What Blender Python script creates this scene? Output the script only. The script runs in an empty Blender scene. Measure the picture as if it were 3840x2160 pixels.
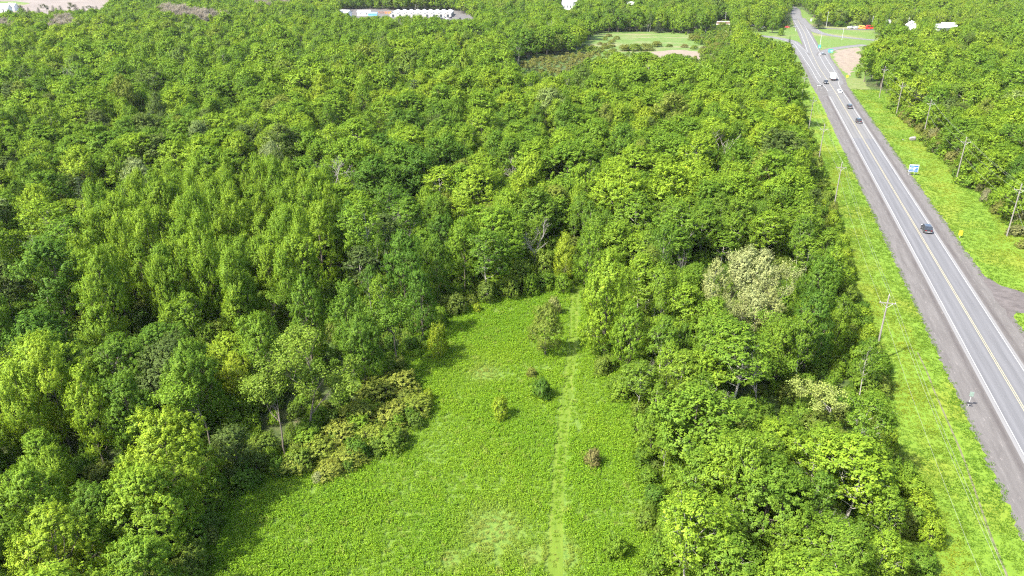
import bpy, bmesh, math, random
import numpy as np
from mathutils import Vector, Matrix
from mathutils.geometry import delaunay_2d_cdt

# ------------------------------------------------------------------ camera, sky, sun, exposure
SC = bpy.context.scene
COL = SC.collection
PW, PH, FPX = 3840.0, 2160.0, 2800.0          # photograph size and focal length in its pixels
CAMZ = 63.4
PITCH = math.atan(1273.0 / FPX)
SP, CP = math.sin(PITCH), math.cos(PITCH)

cam_data = bpy.data.cameras.new('camera')
cam_data.sensor_width = 36.0
cam_data.lens = 36.0 * FPX / PW
cam_data.clip_start, cam_data.clip_end = 0.5, 9000.0
cam = bpy.data.objects.new('camera', cam_data)
cam.location = (0, 0, CAMZ)
cam.rotation_euler = (math.pi / 2 - PITCH, 0, 0)
COL.objects.link(cam)
SC.camera = cam

SUN_EL = math.radians(50.0)
SHX, SHY = 0.84, 0.54                          # direction in which shadows fall
sun_az = math.atan2(-SHX, -SHY)                # compass angle of the sun, clockwise from +Y
world = bpy.data.worlds.new('World')
SC.world = world
world.use_nodes = True
wn = world.node_tree.nodes
wl = world.node_tree.links
bg = wn['Background']
sky = wn.new('ShaderNodeTexSky')
sky.sky_type = 'NISHITA'
sky.sun_disc = False
sky.sun_elevation = SUN_EL
sky.sun_rotation = sun_az
sky.air_density, sky.dust_density, sky.ozone_density = 1.0, 2.5, 0.6
wl.new(sky.outputs[0], bg.inputs[0])
bg.inputs[1].default_value = 0.15

sun_data = bpy.data.lights.new('sun', 'SUN')
sun_data.energy = 4.2
sun_data.angle = math.radians(0.7)
sun_data.color = (1.0, 0.955, 0.87)
sun = bpy.data.objects.new('sun', sun_data)
sun.rotation_euler = Vector((SHX * math.cos(SUN_EL), SHY * math.cos(SUN_EL), -math.sin(SUN_EL))).to_track_quat('-Z', 'Y').to_euler()
sun.location = (-80, -50, 150)
COL.objects.link(sun)

SC.view_settings.view_transform = 'Standard'
SC.view_settings.look = 'None'
SC.view_settings.exposure = 1.80
SC.view_settings.gamma = 1.0
SC.view_settings.use_curve_mapping = False
SC.render.engine = 'CYCLES'
cy = SC.cycles
cy.max_bounces, cy.diffuse_bounces, cy.glossy_bounces = 6, 4, 2
cy.transmission_bounces, cy.transparent_max_bounces = 3, 4
cy.caustics_reflective = cy.caustics_refractive = False
cy.use_denoising = False
cy.filter_width = 1.2
cy.sample_clamp_indirect = 4.0

RNG = np.random.default_rng(11)
random.seed(5)

# ------------------------------------------------------------------ ground points
def W(u, v, z=0.0):
    """World point at height z seen at photograph pixel (u, v)."""
    a, b = (u - PW / 2) / FPX, (v - PH / 2) / FPX
    dx, dy, dz = a, CP - b * SP, -SP - b * CP
    t = (z - CAMZ) / dz
    return (dx * t, dy * t, z)

def WD(u, v, z=0.0):
    return W(u * PW / 2576.0, v * PW / 2576.0, z)

def project(x, y, z):
    """Photograph pixel of world points (arrays allowed)."""
    zc = y * CP + (CAMZ - z) * SP
    yc = (CAMZ - z) * CP - y * SP
    return PW / 2 + FPX * x / zc, PH / 2 + FPX * yc / zc, zc

def inpoly(x, y, poly):
    x, y = np.asarray(x, float), np.asarray(y, float)
    r = np.zeros(x.shape, bool)
    n = len(poly)
    for i in range(n):
        x0, y0 = poly[i][0], poly[i][1]
        x1, y1 = poly[(i + 1) % n][0], poly[(i + 1) % n][1]
        if y0 == y1:
            continue
        c = ((y0 > y) != (y1 > y)) & (x < (x1 - x0) * (y - y0) / (y1 - y0) + x0)
        r ^= c
    return r

def vnoise(x, y, scale, seed=0):
    """Smooth value noise 0..1 for arrays."""
    x, y = np.asarray(x, float) / scale + 911.3 + seed * 17.7, np.asarray(y, float) / scale + 517.9 + seed * 31.1
    xi, yi = np.floor(x).astype(np.int64), np.floor(y).astype(np.int64)
    fx, fy = x - xi, y - yi
    fx, fy = fx * fx * (3 - 2 * fx), fy * fy * (3 - 2 * fy)
    def h(a, b):
        n = (a * 374761393 + b * 668265263 + seed * 1442695) & 0x7fffffff
        n = ((n ^ (n >> 13)) * 1274126177) & 0x7fffffff
        return ((n ^ (n >> 16)) & 0xffff) / 65535.0
    return (h(xi, yi) * (1 - fx) + h(xi + 1, yi) * fx) * (1 - fy) + (h(xi, yi + 1) * (1 - fx) + h(xi + 1, yi + 1) * fx) * fy

# road frame: s along the road, d to the right of its centre line
RT = 0.290
RPHI = math.atan(RT)
RC0 = (49.8, 0.0)
def R(s, d, z=0.0):
    c, n = math.cos(RPHI), math.sin(RPHI)
    return (RC0[0] + s * n + d * c, RC0[1] + s * c - d * n, z)
def Rinv(x, y):
    c, n = math.cos(RPHI), math.sin(RPHI)
    dx, dy = np.asarray(x) - RC0[0], np.asarray(y) - RC0[1]
    return dx * n + dy * c, dx * c - dy * n

# ------------------------------------------------------------------ materials
def new_mat(name):
    m = bpy.data.materials.new(name)
    m.use_nodes = True
    nt = m.node_tree
    for n in list(nt.nodes):
        nt.nodes.remove(n)
    out = nt.nodes.new('ShaderNodeOutputMaterial')
    return m, nt, out

def nd(nt, typ, **kw):
    n = nt.nodes.new(typ)
    for k, v in kw.items():
        setattr(n, k, v)
    return n

def ramp(nt, fac, stops):
    r = nd(nt, 'ShaderNodeValToRGB')
    e = r.color_ramp.elements
    while len(e) < len(stops):
        e.new(0.5)
    for i, (p, c) in enumerate(stops):
        e[i].position = p
        e[i].color = (c[0], c[1], c[2], 1)
    nt.links.new(fac, r.inputs[0])
    return r.outputs[0]

def noise(nt, vec, scale, detail=4.0, rough=0.55):
    n = nd(nt, 'ShaderNodeTexNoise')
    n.inputs['Scale'].default_value = scale
    n.inputs['Detail'].default_value = detail
    n.inputs['Roughness'].default_value = rough
    if vec is not None:
        nt.links.new(vec, n.inputs['Vector'])
    return n.outputs[0]

def mixc(nt, fac, a, b, mode='MIX'):
    m = nd(nt, 'ShaderNodeMix', data_type='RGBA', blend_type=mode)
    for s, i in ((fac, 0), (a, 6), (b, 7)):
        if isinstance(s, (int, float)):
            m.inputs[i].default_value = s
        elif isinstance(s, tuple):
            m.inputs[i].default_value = (*s[:3], 1)
        else:
            nt.links.new(s, m.inputs[i])
    return m.outputs[2]

def mapr(nt, val, a, b, c=0.0, d=1.0):
    m = nd(nt, 'ShaderNodeMapRange')
    nt.links.new(val, m.inputs[0])
    for i, v in enumerate((a, b, c, d)):
        m.inputs[i + 1].default_value = v
    return m.outputs[0]

def math_(nt, op, a, b=None):
    m = nd(nt, 'ShaderNodeMath', operation=op)
    for i, s in enumerate((a, b)):
        if s is None:
            continue
        if isinstance(s, (int, float)):
            m.inputs[i].default_value = s
        else:
            nt.links.new(s, m.inputs[i])
    return m.outputs[0]

def leaf_mat(name, trans=0.33, gloss=0.004, vary=0.35):
    m, nt, out = new_mat(name)
    at = nd(nt, 'ShaderNodeAttribute', attribute_type='INSTANCER', attribute_name='tint')
    lv = nd(nt, 'ShaderNodeAttribute', attribute_type='GEOMETRY', attribute_name='leafvar')
    k = mapr(nt, lv.outputs['Fac'], 0, 1, 1 - vary, 1 + vary)
    hsv = nd(nt, 'ShaderNodeHueSaturation')
    nt.links.new(mapr(nt, lv.outputs['Fac'], 0, 1, 0.515, 0.488), hsv.inputs['Hue'])
    nt.links.new(k, hsv.inputs['Value'])
    nt.links.new(at.outputs['Color'], hsv.inputs['Color'])
    d = nd(nt, 'ShaderNodeBsdfDiffuse')
    t = nd(nt, 'ShaderNodeBsdfTranslucent')
    nt.links.new(hsv.outputs[0], d.inputs[0])
    tc = mixc(nt, 1.0, hsv.outputs[0], (1.15, 1.1, 0.55), 'MULTIPLY')
    nt.links.new(tc, t.inputs[0])
    mx = nd(nt, 'ShaderNodeMixShader')
    mx.inputs[0].default_value = trans
    nt.links.new(d.outputs[0], mx.inputs[1])
    nt.links.new(t.outputs[0], mx.inputs[2])
    g = nd(nt, 'ShaderNodeBsdfGlossy')
    g.inputs['Roughness'].default_value = 0.45
    g.inputs['Color'].default_value = (1, 1, 1, 1)
    m2 = nd(nt, 'ShaderNodeMixShader')
    m2.inputs[0].default_value = gloss
    nt.links.new(mx.outputs[0], m2.inputs[1])
    nt.links.new(g.outputs[0], m2.inputs[2])
    nt.links.new(m2.outputs[0], out.inputs[0])
    return m

def plain(name, col, rough=0.7, metal=0.0, var=0.12, scale=3.0, spec=0.4, emit=None):
    m, nt, out = new_mat(name)
    p = nd(nt, 'ShaderNodeBsdfPrincipled')
    tc = nd(nt, 'ShaderNodeTexCoord')
    n = noise(nt, tc.outputs['Object'], scale)
    c = mixc(nt, n, tuple(x * (1 - var) for x in col), tuple(min(1, x * (1 + var)) for x in col))
    nt.links.new(c, p.inputs['Base Color'])
    p.inputs['Roughness'].default_value = rough
    p.inputs['Metallic'].default_value = metal
    p.inputs['Specular IOR Level'].default_value = spec
    nt.links.new(p.outputs[0], out.inputs[0])
    return m

def surf(name, build, rough=0.9, bump=None):
    """A ground-like material; build(nt, pos) returns the colour socket."""
    m, nt, out = new_mat(name)
    p = nd(nt, 'ShaderNodeBsdfPrincipled')
    p.inputs['Roughness'].default_value = rough
    p.inputs['Specular IOR Level'].default_value = 0.2
    tc = nd(nt, 'ShaderNodeTexCoord')
    nt.links.new(build(nt, tc.outputs['Object']), p.inputs['Base Color'])
    if bump:
        b = nd(nt, 'ShaderNodeBump')
        b.inputs['Strength'].default_value = bump[1]
        b.inputs['Distance'].default_value = bump[2]
        nt.links.new(noise(nt, tc.outputs['Object'], bump[0], 3), b.inputs['Height'])
        nt.links.new(b.outputs[0], p.inputs['Normal'])
    nt.links.new(p.outputs[0], out.inputs[0])
    return m

M = {}
M['leaf'] = leaf_mat('leaf')
M['weed'] = leaf_mat('weed_leaf', 0.32, 0.006, 0.3)
M['needle'] = leaf_mat('needle', 0.1, 0.01, 0.25)
M['bark'] = plain('bark', (0.12, 0.10, 0.075), 0.9, var=0.4, scale=2.0)
M['pale_bark'] = plain('pale_bark', (0.33, 0.31, 0.26), 0.85, var=0.3, scale=1.5)
M['dead_bark'] = plain('dead_bark', (0.235, 0.215, 0.19), 0.9, var=0.3, scale=1.5)

def ground_col(nt, p):
    a = noise(nt, p, 0.05, 5)
    b = noise(nt, p, 0.9, 5)
    c1 = ramp(nt, b, [(0.3, (0.022, 0.03, 0.010)), (0.55, (0.05, 0.065, 0.018)), (0.75, (0.10, 0.085, 0.045))])
    c2 = ramp(nt, b, [(0.3, (0.035, 0.07, 0.012)), (0.7, (0.07, 0.12, 0.02))])
    return mixc(nt, mapr(nt, a, 0.42, 0.6), c1, c2)
M['ground'] = surf('woodland_floor', ground_col, bump=(2.0, 0.6, 0.2))

def clearing_col(nt, p):
    a = noise(nt, p, 0.12, 4)
    b = noise(nt, p, 2.2, 4, 0.7)
    base = ramp(nt, b, [(0.32, (0.04, 0.085, 0.012)), (0.6, (0.11, 0.17, 0.024))])
    return mixc(nt, mapr(nt, a, 0.55, 0.75, 0, 0.4), base, (0.13, 0.165, 0.03))
M['clearing'] = surf('meadow_soil', clearing_col, bump=(4.0, 0.6, 0.1))

def verge_col(nt, p):
    a = noise(nt, p, 0.07, 4)
    b = noise(nt, p, 1.6, 5, 0.65)
    g = ramp(nt, b, [(0.3, (0.08, 0.145, 0.012)), (0.65, (0.115, 0.185, 0.016))])
    y = ramp(nt, b, [(0.3, (0.10, 0.15, 0.012)), (0.7, (0.16, 0.185, 0.018))])
    return mixc(nt, mapr(nt, a, 0.48, 0.62), g, y)
M['verge'] = surf('verge_turf', verge_col, bump=(3.0, 0.5, 0.1))

def far_field_col(nt, p):
    a = noise(nt, p, 0.02, 4)
    b = noise(nt, p, 0.4, 5, 0.65)
    g = ramp(nt, b, [(0.3, (0.06, 0.105, 0.018)), (0.65, (0.10, 0.15, 0.028))])
    y = ramp(nt, b, [(0.3, (0.11, 0.12, 0.04)), (0.7, (0.17, 0.165, 0.075))])
    return mixc(nt, mapr(nt, a, 0.5, 0.66), g, y)
M['field'] = surf('field_grass', far_field_col, bump=(1.0, 0.5, 0.2))

def stretched(nt, p, sx, sy, scale, detail=5, rough=0.6):
    mp = nd(nt, 'ShaderNodeMapping')
    mp.inputs['Scale'].default_value = (sx, sy, 1)
    nt.links.new(p, mp.inputs[0])
    return noise(nt, mp.outputs[0], scale, detail, rough)

def rough_meadow(nt, p):
    a = stretched(nt, p, 0.5, 1.0, 0.05, 5, 0.6)
    b = noise(nt, p, 0.35, 6, 0.7)
    g = ramp(nt, b, [(0.3, (0.055, 0.10, 0.02)), (0.65, (0.10, 0.155, 0.03))])
    y = ramp(nt, b, [(0.3, (0.12, 0.12, 0.05)), (0.7, (0.20, 0.18, 0.10))])
    c = mixc(nt, mapr(nt, a, 0.48, 0.64, 0, 0.8), g, y)
    return mixc(nt, mapr(nt, noise(nt, p, 0.11, 4), 0.6, 0.7, 0, 0.6), c, (0.12, 0.11, 0.045))
def soil_col(nt, p):
    b = noise(nt, p, 0.25, 6, 0.65)
    return ramp(nt, b, [(0.3, (0.13, 0.10, 0.075)), (0.55, (0.19, 0.155, 0.12)), (0.75, (0.10, 0.12, 0.04))])
M['meadow'] = surf('rough_meadow', rough_meadow, bump=(1.0, 0.5, 0.3))
M['dry'] = surf('dry_ditch', lambda nt, p: ramp(nt, noise(nt, p, 1.4, 5, 0.7), [(0.35, (0.07, 0.09, 0.03)), (0.6, (0.13, 0.115, 0.075))]))
M['soil'] = surf('bare_soil', soil_col, bump=(1.0, 0.5, 0.2))
M['plough'] = surf('ploughed_soil', lambda nt, p: ramp(nt, noise(nt, p, 0.03, 5), [(0.3, (0.13, 0.108, 0.092)), (0.7, (0.18, 0.152, 0.132))]))

def gravel_col(nt, p):
    fine = noise(nt, p, 9.0, 4, 0.8)
    big = stretched(nt, p, 1.0, 0.10, 1.1)
    scuff = stretched(nt, p, 1.0, 0.16, 3.0, 6, 0.7)
    sx = nd(nt, 'ShaderNodeSeparateXYZ')
    nt.links.new(p, sx.inputs[0])
    c = ramp(nt, big, [(0.3, (0.064, 0.059, 0.055)), (0.7, (0.108, 0.102, 0.096))])
    c = mixc(nt, mapr(nt, fine, 0.35, 0.7, 0.0, 0.45), c, (0.145, 0.132, 0.129))
    c = mixc(nt, mapr(nt, scuff, 0.58, 0.70, 0, 0.85), c, (0.185, 0.168, 0.158))
    ad = math_(nt, 'ABSOLUTE', sx.outputs[0])
    rut = math_(nt, 'MULTIPLY', mapr(nt, ad, 4.2, 4.6, 0, 1), mapr(nt, ad, 5.6, 5.0, 0, 1))
    rut = math_(nt, 'MULTIPLY', rut, mapr(nt, big, 0.35, 0.6, 0.1, 0.8))
    return mixc(nt, rut, c, (0.055, 0.048, 0.046))
M['gravel'] = surf('shoulder_gravel', gravel_col, bump=(14.0, 0.5, 0.03))
M['gravel_far'] = surf('lot_gravel', lambda nt, p: ramp(nt, noise(nt, p, 0.2, 6, 0.7), [(0.3, (0.075, 0.070, 0.066)), (0.7, (0.115, 0.108, 0.102))]))

def asphalt(dark):
    def f(nt, p):
        sx = nd(nt, 'ShaderNodeSeparateXYZ')
        nt.links.new(p, sx.inputs[0])
        d = math_(nt, 'ABSOLUTE', sx.outputs[0])
        lane = math_(nt, 'ABSOLUTE', math_(nt, 'SUBTRACT', math_(nt, 'ABSOLUTE', math_(nt, 'SUBTRACT', d, 1.8)), 0.85))
        wp = mapr(nt, lane, 0.05, 0.5, 1.0, 0.0)
        fine = noise(nt, p, 12.0, 3, 0.8)
        streak = stretched(nt, p, 1.0, 0.03, 1.6)
        lo = (0.088, 0.088, 0.092) if dark else (0.100, 0.098, 0.096)
        hi = (0.120, 0.120, 0.125) if dark else (0.132, 0.129, 0.126)
        c = ramp(nt, streak, [(0.3, lo), (0.7, hi)])
        c = mixc(nt, mapr(nt, fine, 0.3, 0.7, 0, 0.25), c, tuple(x * 0.7 for x in lo))
        c = mixc(nt, math_(nt, 'MULTIPLY', wp, 0.35), c, tuple(x * 1.22 for x in hi))
        edge = mapr(nt, d, 3.72, 3.8, 0, 1)
        c = mixc(nt, math_(nt, 'MULTIPLY', edge, 0.6), c, (0.185, 0.181, 0.176))
        return c
    return f
M['asphalt'] = surf('asphalt', asphalt(True), 0.85)
M['asphalt_old'] = surf('worn_asphalt', asphalt(False), 0.85)
M['slip'] = surf('slip_asphalt', lambda nt, p: ramp(nt, noise(nt, p, 0.3, 6, 0.65), [(0.3, (0.100, 0.098, 0.096)), (0.7, (0.132, 0.129, 0.126))]), 0.85)
M['white_line'] = plain('white_road_paint', (0.33, 0.33, 0.32), 0.7, var=0.25, scale=1.5)
M['yellow_line'] = plain('yellow_road_paint', (0.29, 0.26, 0.16), 0.7, var=0.25, scale=1.0)
M['drive'] = surf('driveway_gravel', lambda nt, p: ramp(nt, noise(nt, p, 0.5, 6, 0.7), [(0.3, (0.055, 0.048, 0.046)), (0.7, (0.115, 0.102, 0.098))]), bump=(12.0, 0.5, 0.03))
def track_col(nt, p):
    return ramp(nt, stretched(nt, p, 1.0, 0.15, 1.6), [(0.3, (0.07, 0.118, 0.010)), (0.55, (0.092, 0.142, 0.013)), (0.75, (0.13, 0.155, 0.028))])
M['track'] = surf('mown_track', track_col, bump=(5.0, 0.5, 0.06))
M['wood'] = plain('weathered_pole', (0.18, 0.165, 0.145), 0.9, var=0.25, scale=1.2)
M['wire'] = plain('wire', (0.22, 0.22, 0.19), 0.5)
M['ceramic'] = plain('insulator', (0.45, 0.44, 0.42), 0.4)
M['steel'] = plain('galvanised_steel', (0.45, 0.46, 0.46), 0.5, 0.3)
M['white'] = plain('white_paint', (0.62, 0.62, 0.61), 0.5, var=0.05)
M['sign_white'] = plain('sign_white', (0.36, 0.37, 0.39), 0.5, var=0.04)
M['sign_blue'] = plain('sign_blue', (0.03, 0.12, 0.40), 0.5, var=0.1)
M['sign_lightblue'] = plain('sign_light_blue', (0.09, 0.19, 0.46), 0.5, var=0.1)
M['sign_pale'] = plain('sign_pale_green', (0.15, 0.20, 0.175), 0.5, var=0.1)
M['sign_yellow'] = plain('sign_yellow', (0.80, 0.55, 0.02), 0.5, var=0.05)
M['sign_green'] = plain('sign_green', (0.02, 0.30, 0.22), 0.5, var=0.05)
M['dark'] = plain('dark_metal', (0.04, 0.04, 0.045), 0.5)
M['car_black'] = plain('black_car_paint', (0.012, 0.013, 0.015), 0.18, 0.2, spec=0.7)
M['car_grey'] = plain('graphite_car_paint', (0.03, 0.032, 0.036), 0.12, 0.3, spec=0.8)
M['car_white'] = plain('white_car_paint', (0.75, 0.75, 0.74), 0.25, spec=0.6)
M['car_red'] = plain('red_car_paint', (0.55, 0.03, 0.03), 0.3, spec=0.6)
M['car_orange'] = plain('orange_paint', (0.75, 0.28, 0.06), 0.4)
M['car_silver'] = plain('silver_car_paint', (0.45, 0.46, 0.47), 0.25, 0.5)
M['glass'] = plain('car_glass', (0.015, 0.018, 0.02), 0.06, 0.0, spec=0.9)
M['tyre'] = plain('tyre', (0.02, 0.02, 0.02), 0.85)
M['rim'] = plain('wheel_rim', (0.45, 0.45, 0.46), 0.35, 0.7)
M['tail'] = plain('tail_light', (0.22, 0.012, 0.012), 0.25)
M['lamp'] = plain('head_light', (0.7, 0.7, 0.68), 0.15)
M['chrome'] = plain('bumper_silver', (0.26, 0.26, 0.26), 0.3, 0.6)
M['rock'] = plain('boulder_stone', (0.19, 0.175, 0.165), 0.9, var=0.35, scale=1.5)
M['roof_white'] = plain('white_roof_sheet', (0.55, 0.56, 0.56), 0.5, var=0.05, scale=0.3)
M['gable'] = plain('greenhouse_end', (0.40, 0.38, 0.34), 0.6, var=0.2, scale=0.3)
M['tarp'] = plain('blue_tarpaulin', (0.16, 0.42, 0.72), 0.5, var=0.15, scale=0.4)
M['house_wall'] = plain('white_siding', (0.66, 0.66, 0.63), 0.7, var=0.08)
M['roof_grey'] = plain('grey_shingle', (0.30, 0.30, 0.31), 0.85, var=0.2)
M['window'] = plain('window_glass', (0.05, 0.06, 0.07), 0.1)
M['stacked'] = plain('stacked_stock', (0.25, 0.16, 0.13), 0.9, var=0.4, scale=0.8)

# ------------------------------------------------------------------ mesh helpers
def mesh_np(name, V, F, mat, smooth=False, fvar=None):
    """Mesh from vertex array and quad array (N,4)."""
    me = bpy.data.meshes.new(name)
    V = np.asarray(V, np.float32)
    F = np.asarray(F, np.int32)
    me.vertices.add(len(V))
    me.vertices.foreach_set('co', V.ravel())
    k = F.shape[1]
    me.loops.add(F.size)
    me.loops.foreach_set('vertex_index', F.ravel())
    me.polygons.add(len(F))
    me.polygons.foreach_set('loop_start', np.arange(0, F.size, k, dtype=np.int32))
    if smooth:
        me.polygons.foreach_set('use_smooth', np.ones(len(F), bool))
    me.update(calc_edges=True)
    if fvar is not None:
        a = me.attributes.new('leafvar', 'FLOAT', 'FACE')
        a.data.foreach_set('value', np.asarray(fvar, np.float32))
    if mat is not None:
        me.materials.append(mat)
    return me

def link(name, me, parent=None, loc=None, rot=None, scale=None):
    o = bpy.data.objects.new(name, me)
    COL.objects.link(o)
    if parent is not None:
        o.parent = parent
    if loc is not None:
        o.location = loc
    if rot is not None:
        o.rotation_euler = rot
    if scale is not None:
        o.scale = scale
    return o

def tag(o, label=None, cat=None, group=None, kind=None):
    if label: o['label'] = label
    if cat: o['category'] = cat
    if group: o['group'] = group
    if kind: o['kind'] = kind
    return o

def empty(name, loc, rz=0.0, scale=1.0):
    o = link(name, None, loc=loc, rot=(0, 0, rz))
    o.empty_display_size = 0.5
    o.scale = (scale,) * 3 if not isinstance(scale, tuple) else scale
    return o

class Tubes:
    def __init__(self):
        self.v, self.f, self.n = [], [], 0
    def chain(self, pts, rad, sides=5):
        pts = np.asarray(pts, float)
        m = len(pts)
        tg = np.gradient(pts, axis=0)
        tg /= np.linalg.norm(tg, axis=1, keepdims=True) + 1e-9
        ref = np.array([0.31, 0.95, 0.05])
        ang = np.arange(sides) * 2 * math.pi / sides
        for i in range(m):
            a = np.cross(tg[i], ref); a /= np.linalg.norm(a) + 1e-9
            b = np.cross(tg[i], a)
            self.v.append(pts[i] + rad[i] * (np.cos(ang)[:, None] * a + np.sin(ang)[:, None] * b))
        for i in range(m - 1):
            for k in range(sides):
                k2 = (k + 1) % sides
                p = self.n + i * sides
                self.f.append((p + k, p + k2, p + sides + k2, p + sides + k))
        self.n += m * sides
    def mesh(self, name, mat):
        return mesh_np(name, np.concatenate(self.v), np.array(self.f), mat, smooth=True)

class Boxes:
    """Collects boxes, prisms and cylinders into one part mesh."""
    def __init__(self):
        self.bm = bmesh.new()
    def box(self, x0, x1, y0, y1, z0, z1):
        r = bmesh.ops.create_cube(self.bm, size=1.0)
        bmesh.ops.scale(self.bm, vec=(x1 - x0, y1 - y0, z1 - z0), verts=r['verts'])
        bmesh.ops.translate(self.bm, vec=((x0 + x1) / 2, (y0 + y1) / 2, (z0 + z1) / 2), verts=r['verts'])
        return self
    def hull(self, pts):
        vs = [self.bm.verts.new(p) for p in pts]
        bmesh.ops.convex_hull(self.bm, input=vs)
        return self
    def cyl(self, p0, p1, r0, r1=None, n=10):
        p0, p1 = Vector(p0), Vector(p1)
        d = p1 - p0
        r = bmesh.ops.create_cone(self.bm, cap_ends=True, segments=n, radius1=r0, radius2=r0 if r1 is None else r1, depth=d.length)
        bmesh.ops.transform(self.bm, matrix=Matrix.Translation((p0 + p1) / 2) @ d.to_track_quat('Z', 'Y').to_matrix().to_4x4(), verts=r['verts'])
        return self
    def build(self, name, mat, parent=None, bevel=0.0, **kw):
        if bevel:
            bmesh.ops.bevel(self.bm, geom=list(self.bm.edges), offset=bevel, segments=1, affect='EDGES')
        me = bpy.data.meshes.new(name)
        self.bm.to_mesh(me)
        self.bm.free()
        me.materials.append(mat)
        return link(name, me, parent, **kw)

def sheet(name, pts, z, mat, jitter=0.0, step=0.0, parent=None, seed=0, origin=(0, 0), rz=0.0):
    """Flat ground sheet from an outline; jitter roughens the outline every `step` metres."""
    P = [np.array(p[:2], float) for p in pts]
    if step:
        Q = []
        rg = np.random.default_rng(seed + 3)
        for i in range(len(P)):
            a, b = P[i], P[(i + 1) % len(P)]
            n = max(1, int(np.linalg.norm(b - a) / step))
            t = (b - a) / (np.linalg.norm(b - a) + 1e-9)
            for k in range(n):
                q = a + (b - a) * k / n
                Q.append(q + np.array([-t[1], t[0]]) * rg.normal(0, jitter))
        P = Q
    c, s = math.cos(rz), math.sin(rz)
    Q = [Vector((p[0] - origin[0], p[1] - origin[1])) for p in P]
    Q = [Vector((q.x * c + q.y * s, -q.x * s + q.y * c)) for q in Q]
    r = delaunay_2d_cdt(Q, [], [list(range(len(Q)))], 1, 1e-4)
    T = []
    for f in r[2]:
        p0, p1, p2 = (r[0][i] for i in f[:3])
        T.append(list(f) if (p1 - p0).cross(p2 - p0) > 0 else list(f)[::-1])
    me = bpy.data.meshes.new(name)
    me.from_pydata([(q.x, q.y, 0.0) for q in r[0]], [], T)
    me.update()
    me.materials.append(mat)
    o = link(name, me, parent, loc=(origin[0], origin[1], z), rot=(0, 0, rz))
    if parent is None:
        o['kind'] = 'structure'
    return o

def road_sheet(name, s0, s1, d0, d1, z, mat, parent=None, jl=0.0, jr=0.0, step=1.2, seed=0):
    """Strip in the road frame; local x = d and local y = s so that wheel tracks follow the road."""
    rg = np.random.default_rng(seed + 50)
    n = max(1, int((s1 - s0) / step)) if (jl or jr) else 8
    ss = np.linspace(s0, s1, n + 1)
    L = np.stack([np.full(n + 1, d0) + (rg.normal(0, jl, n + 1) if jl else 0) , ss], 1)
    Rr = np.stack([np.full(n + 1, d1) + (rg.normal(0, jr, n + 1) if jr else 0), ss], 1)
    V = np.zeros((2 * (n + 1), 3)); V[0::2, :2] = L; V[1::2, :2] = Rr
    F = [(2 * i, 2 * i + 1, 2 * i + 3, 2 * i + 2) for i in range(n)]
    me = mesh_np(name, V, F, mat)
    if parent is None:
        o = link(name, me, None, loc=(RC0[0], RC0[1], z), rot=(0, 0, -RPHI))
        o['kind'] = 'structure'
    else:
        o = link(name, me, parent, loc=(0, 0, z))
    return o

def ribbon(name, pts, width, z, mat, parent=None):
    """A flat band along world points."""
    P = np.array([p[:2] for p in pts], float)
    # resample with a smooth spline
    Q = []
    for i in range(len(P) - 1):
        p0, p1, p2, p3 = P[max(i - 1, 0)], P[i], P[i + 1], P[min(i + 2, len(P) - 1)]
        for t in np.linspace(0, 1, 9)[:-1]:
            Q.append(0.5 * ((2 * p1) + (-p0 + p2) * t + (2 * p0 - 5 * p1 + 4 * p2 - p3) * t * t + (-p0 + 3 * p1 - 3 * p2 + p3) * t ** 3))
    Q.append(P[-1])
    Q = np.array(Q)
    tg = np.gradient(Q, axis=0); tg /= np.linalg.norm(tg, axis=1, keepdims=True)
    nr = np.stack([-tg[:, 1], tg[:, 0]], 1)
    V = np.zeros((2 * len(Q), 3)); V[0::2, :2] = Q + nr * width / 2; V[1::2, :2] = Q - nr * width / 2
    F = [(2 * i + 1, 2 * i + 3, 2 * i + 2, 2 * i) for i in range(len(Q) - 1)]
    if parent is not None:
        V[:, :2] -= 0
    o = link(name, mesh_np(name, V, F, mat), parent, loc=(0, 0, z))
    if parent is None:
        o['kind'] = 'structure'
    else:
        o.matrix_parent_inverse = parent.matrix_basis.inverted()
    return o, Q

# ------------------------------------------------------------------ layout outlines (photograph pixels)
def d2s(L):
    return [(a * PW / 2576.0, b * PW / 2576.0) for a, b in L]
CLEAR_PX = d2s([(1442, 706), (1395, 738), (1300, 745), (1190, 772), (1135, 808), (1110, 870), (1050, 912), (985, 940), (1060, 985), (1092, 1040), (1062, 1085),
                (960, 1150), (850, 1200), (700, 1198), (650, 1215), (585, 1290), (545, 1380), (520, 1460), (505, 1600), (1700, 1600), (1655, 1460), (1575, 1400), (1600, 1290),
                (1610, 1200), (1580, 1060), (1530, 965), (1488, 910), (1474, 760)])
ROAD_L = [(3600, 2300), (3567, 2160), (3557, 2124), (3483, 1987), (3473, 1835), (3399, 1767), (3352, 1694), (3373, 1573), (3331, 1479), (3325, 1360), (3281, 1301), (3272, 1164),
          (3226, 1128), (3222, 1019), (3171, 918), (3167, 846), (3153, 786), (3126, 723), (3099, 650), (3067, 586), (3062, 513), (3030, 422), (3000, 385), (3046, 330), (3035, 300), (3014, 258), (2980, 199), (2948, 156), (2900, 146), (2821, 135)]
ROAD_T = [(2821, 126), (2838, 120), (2948, 112), (2958, 94), (2967, 45), (2985, 22), (3008, 40), (3062, 94), (3087, 103), (3276, 98), (3276, 125), (3294, 155), (3234, 176), (3226, 205),
          (3221, 235), (3190, 283), (3226, 298), (3250, 345)]
ROAD_R = [(3317, 392), (3363, 440), (3449, 500), (3430, 531), (3486, 572), (3554, 630), (3609, 700), (3691, 740), (3722, 805), (3840, 880), (4000, 960), (4300, 1400), (4300, 2300)]
ROAD_PX = ROAD_L + ROAD_T + ROAD_R
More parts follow.
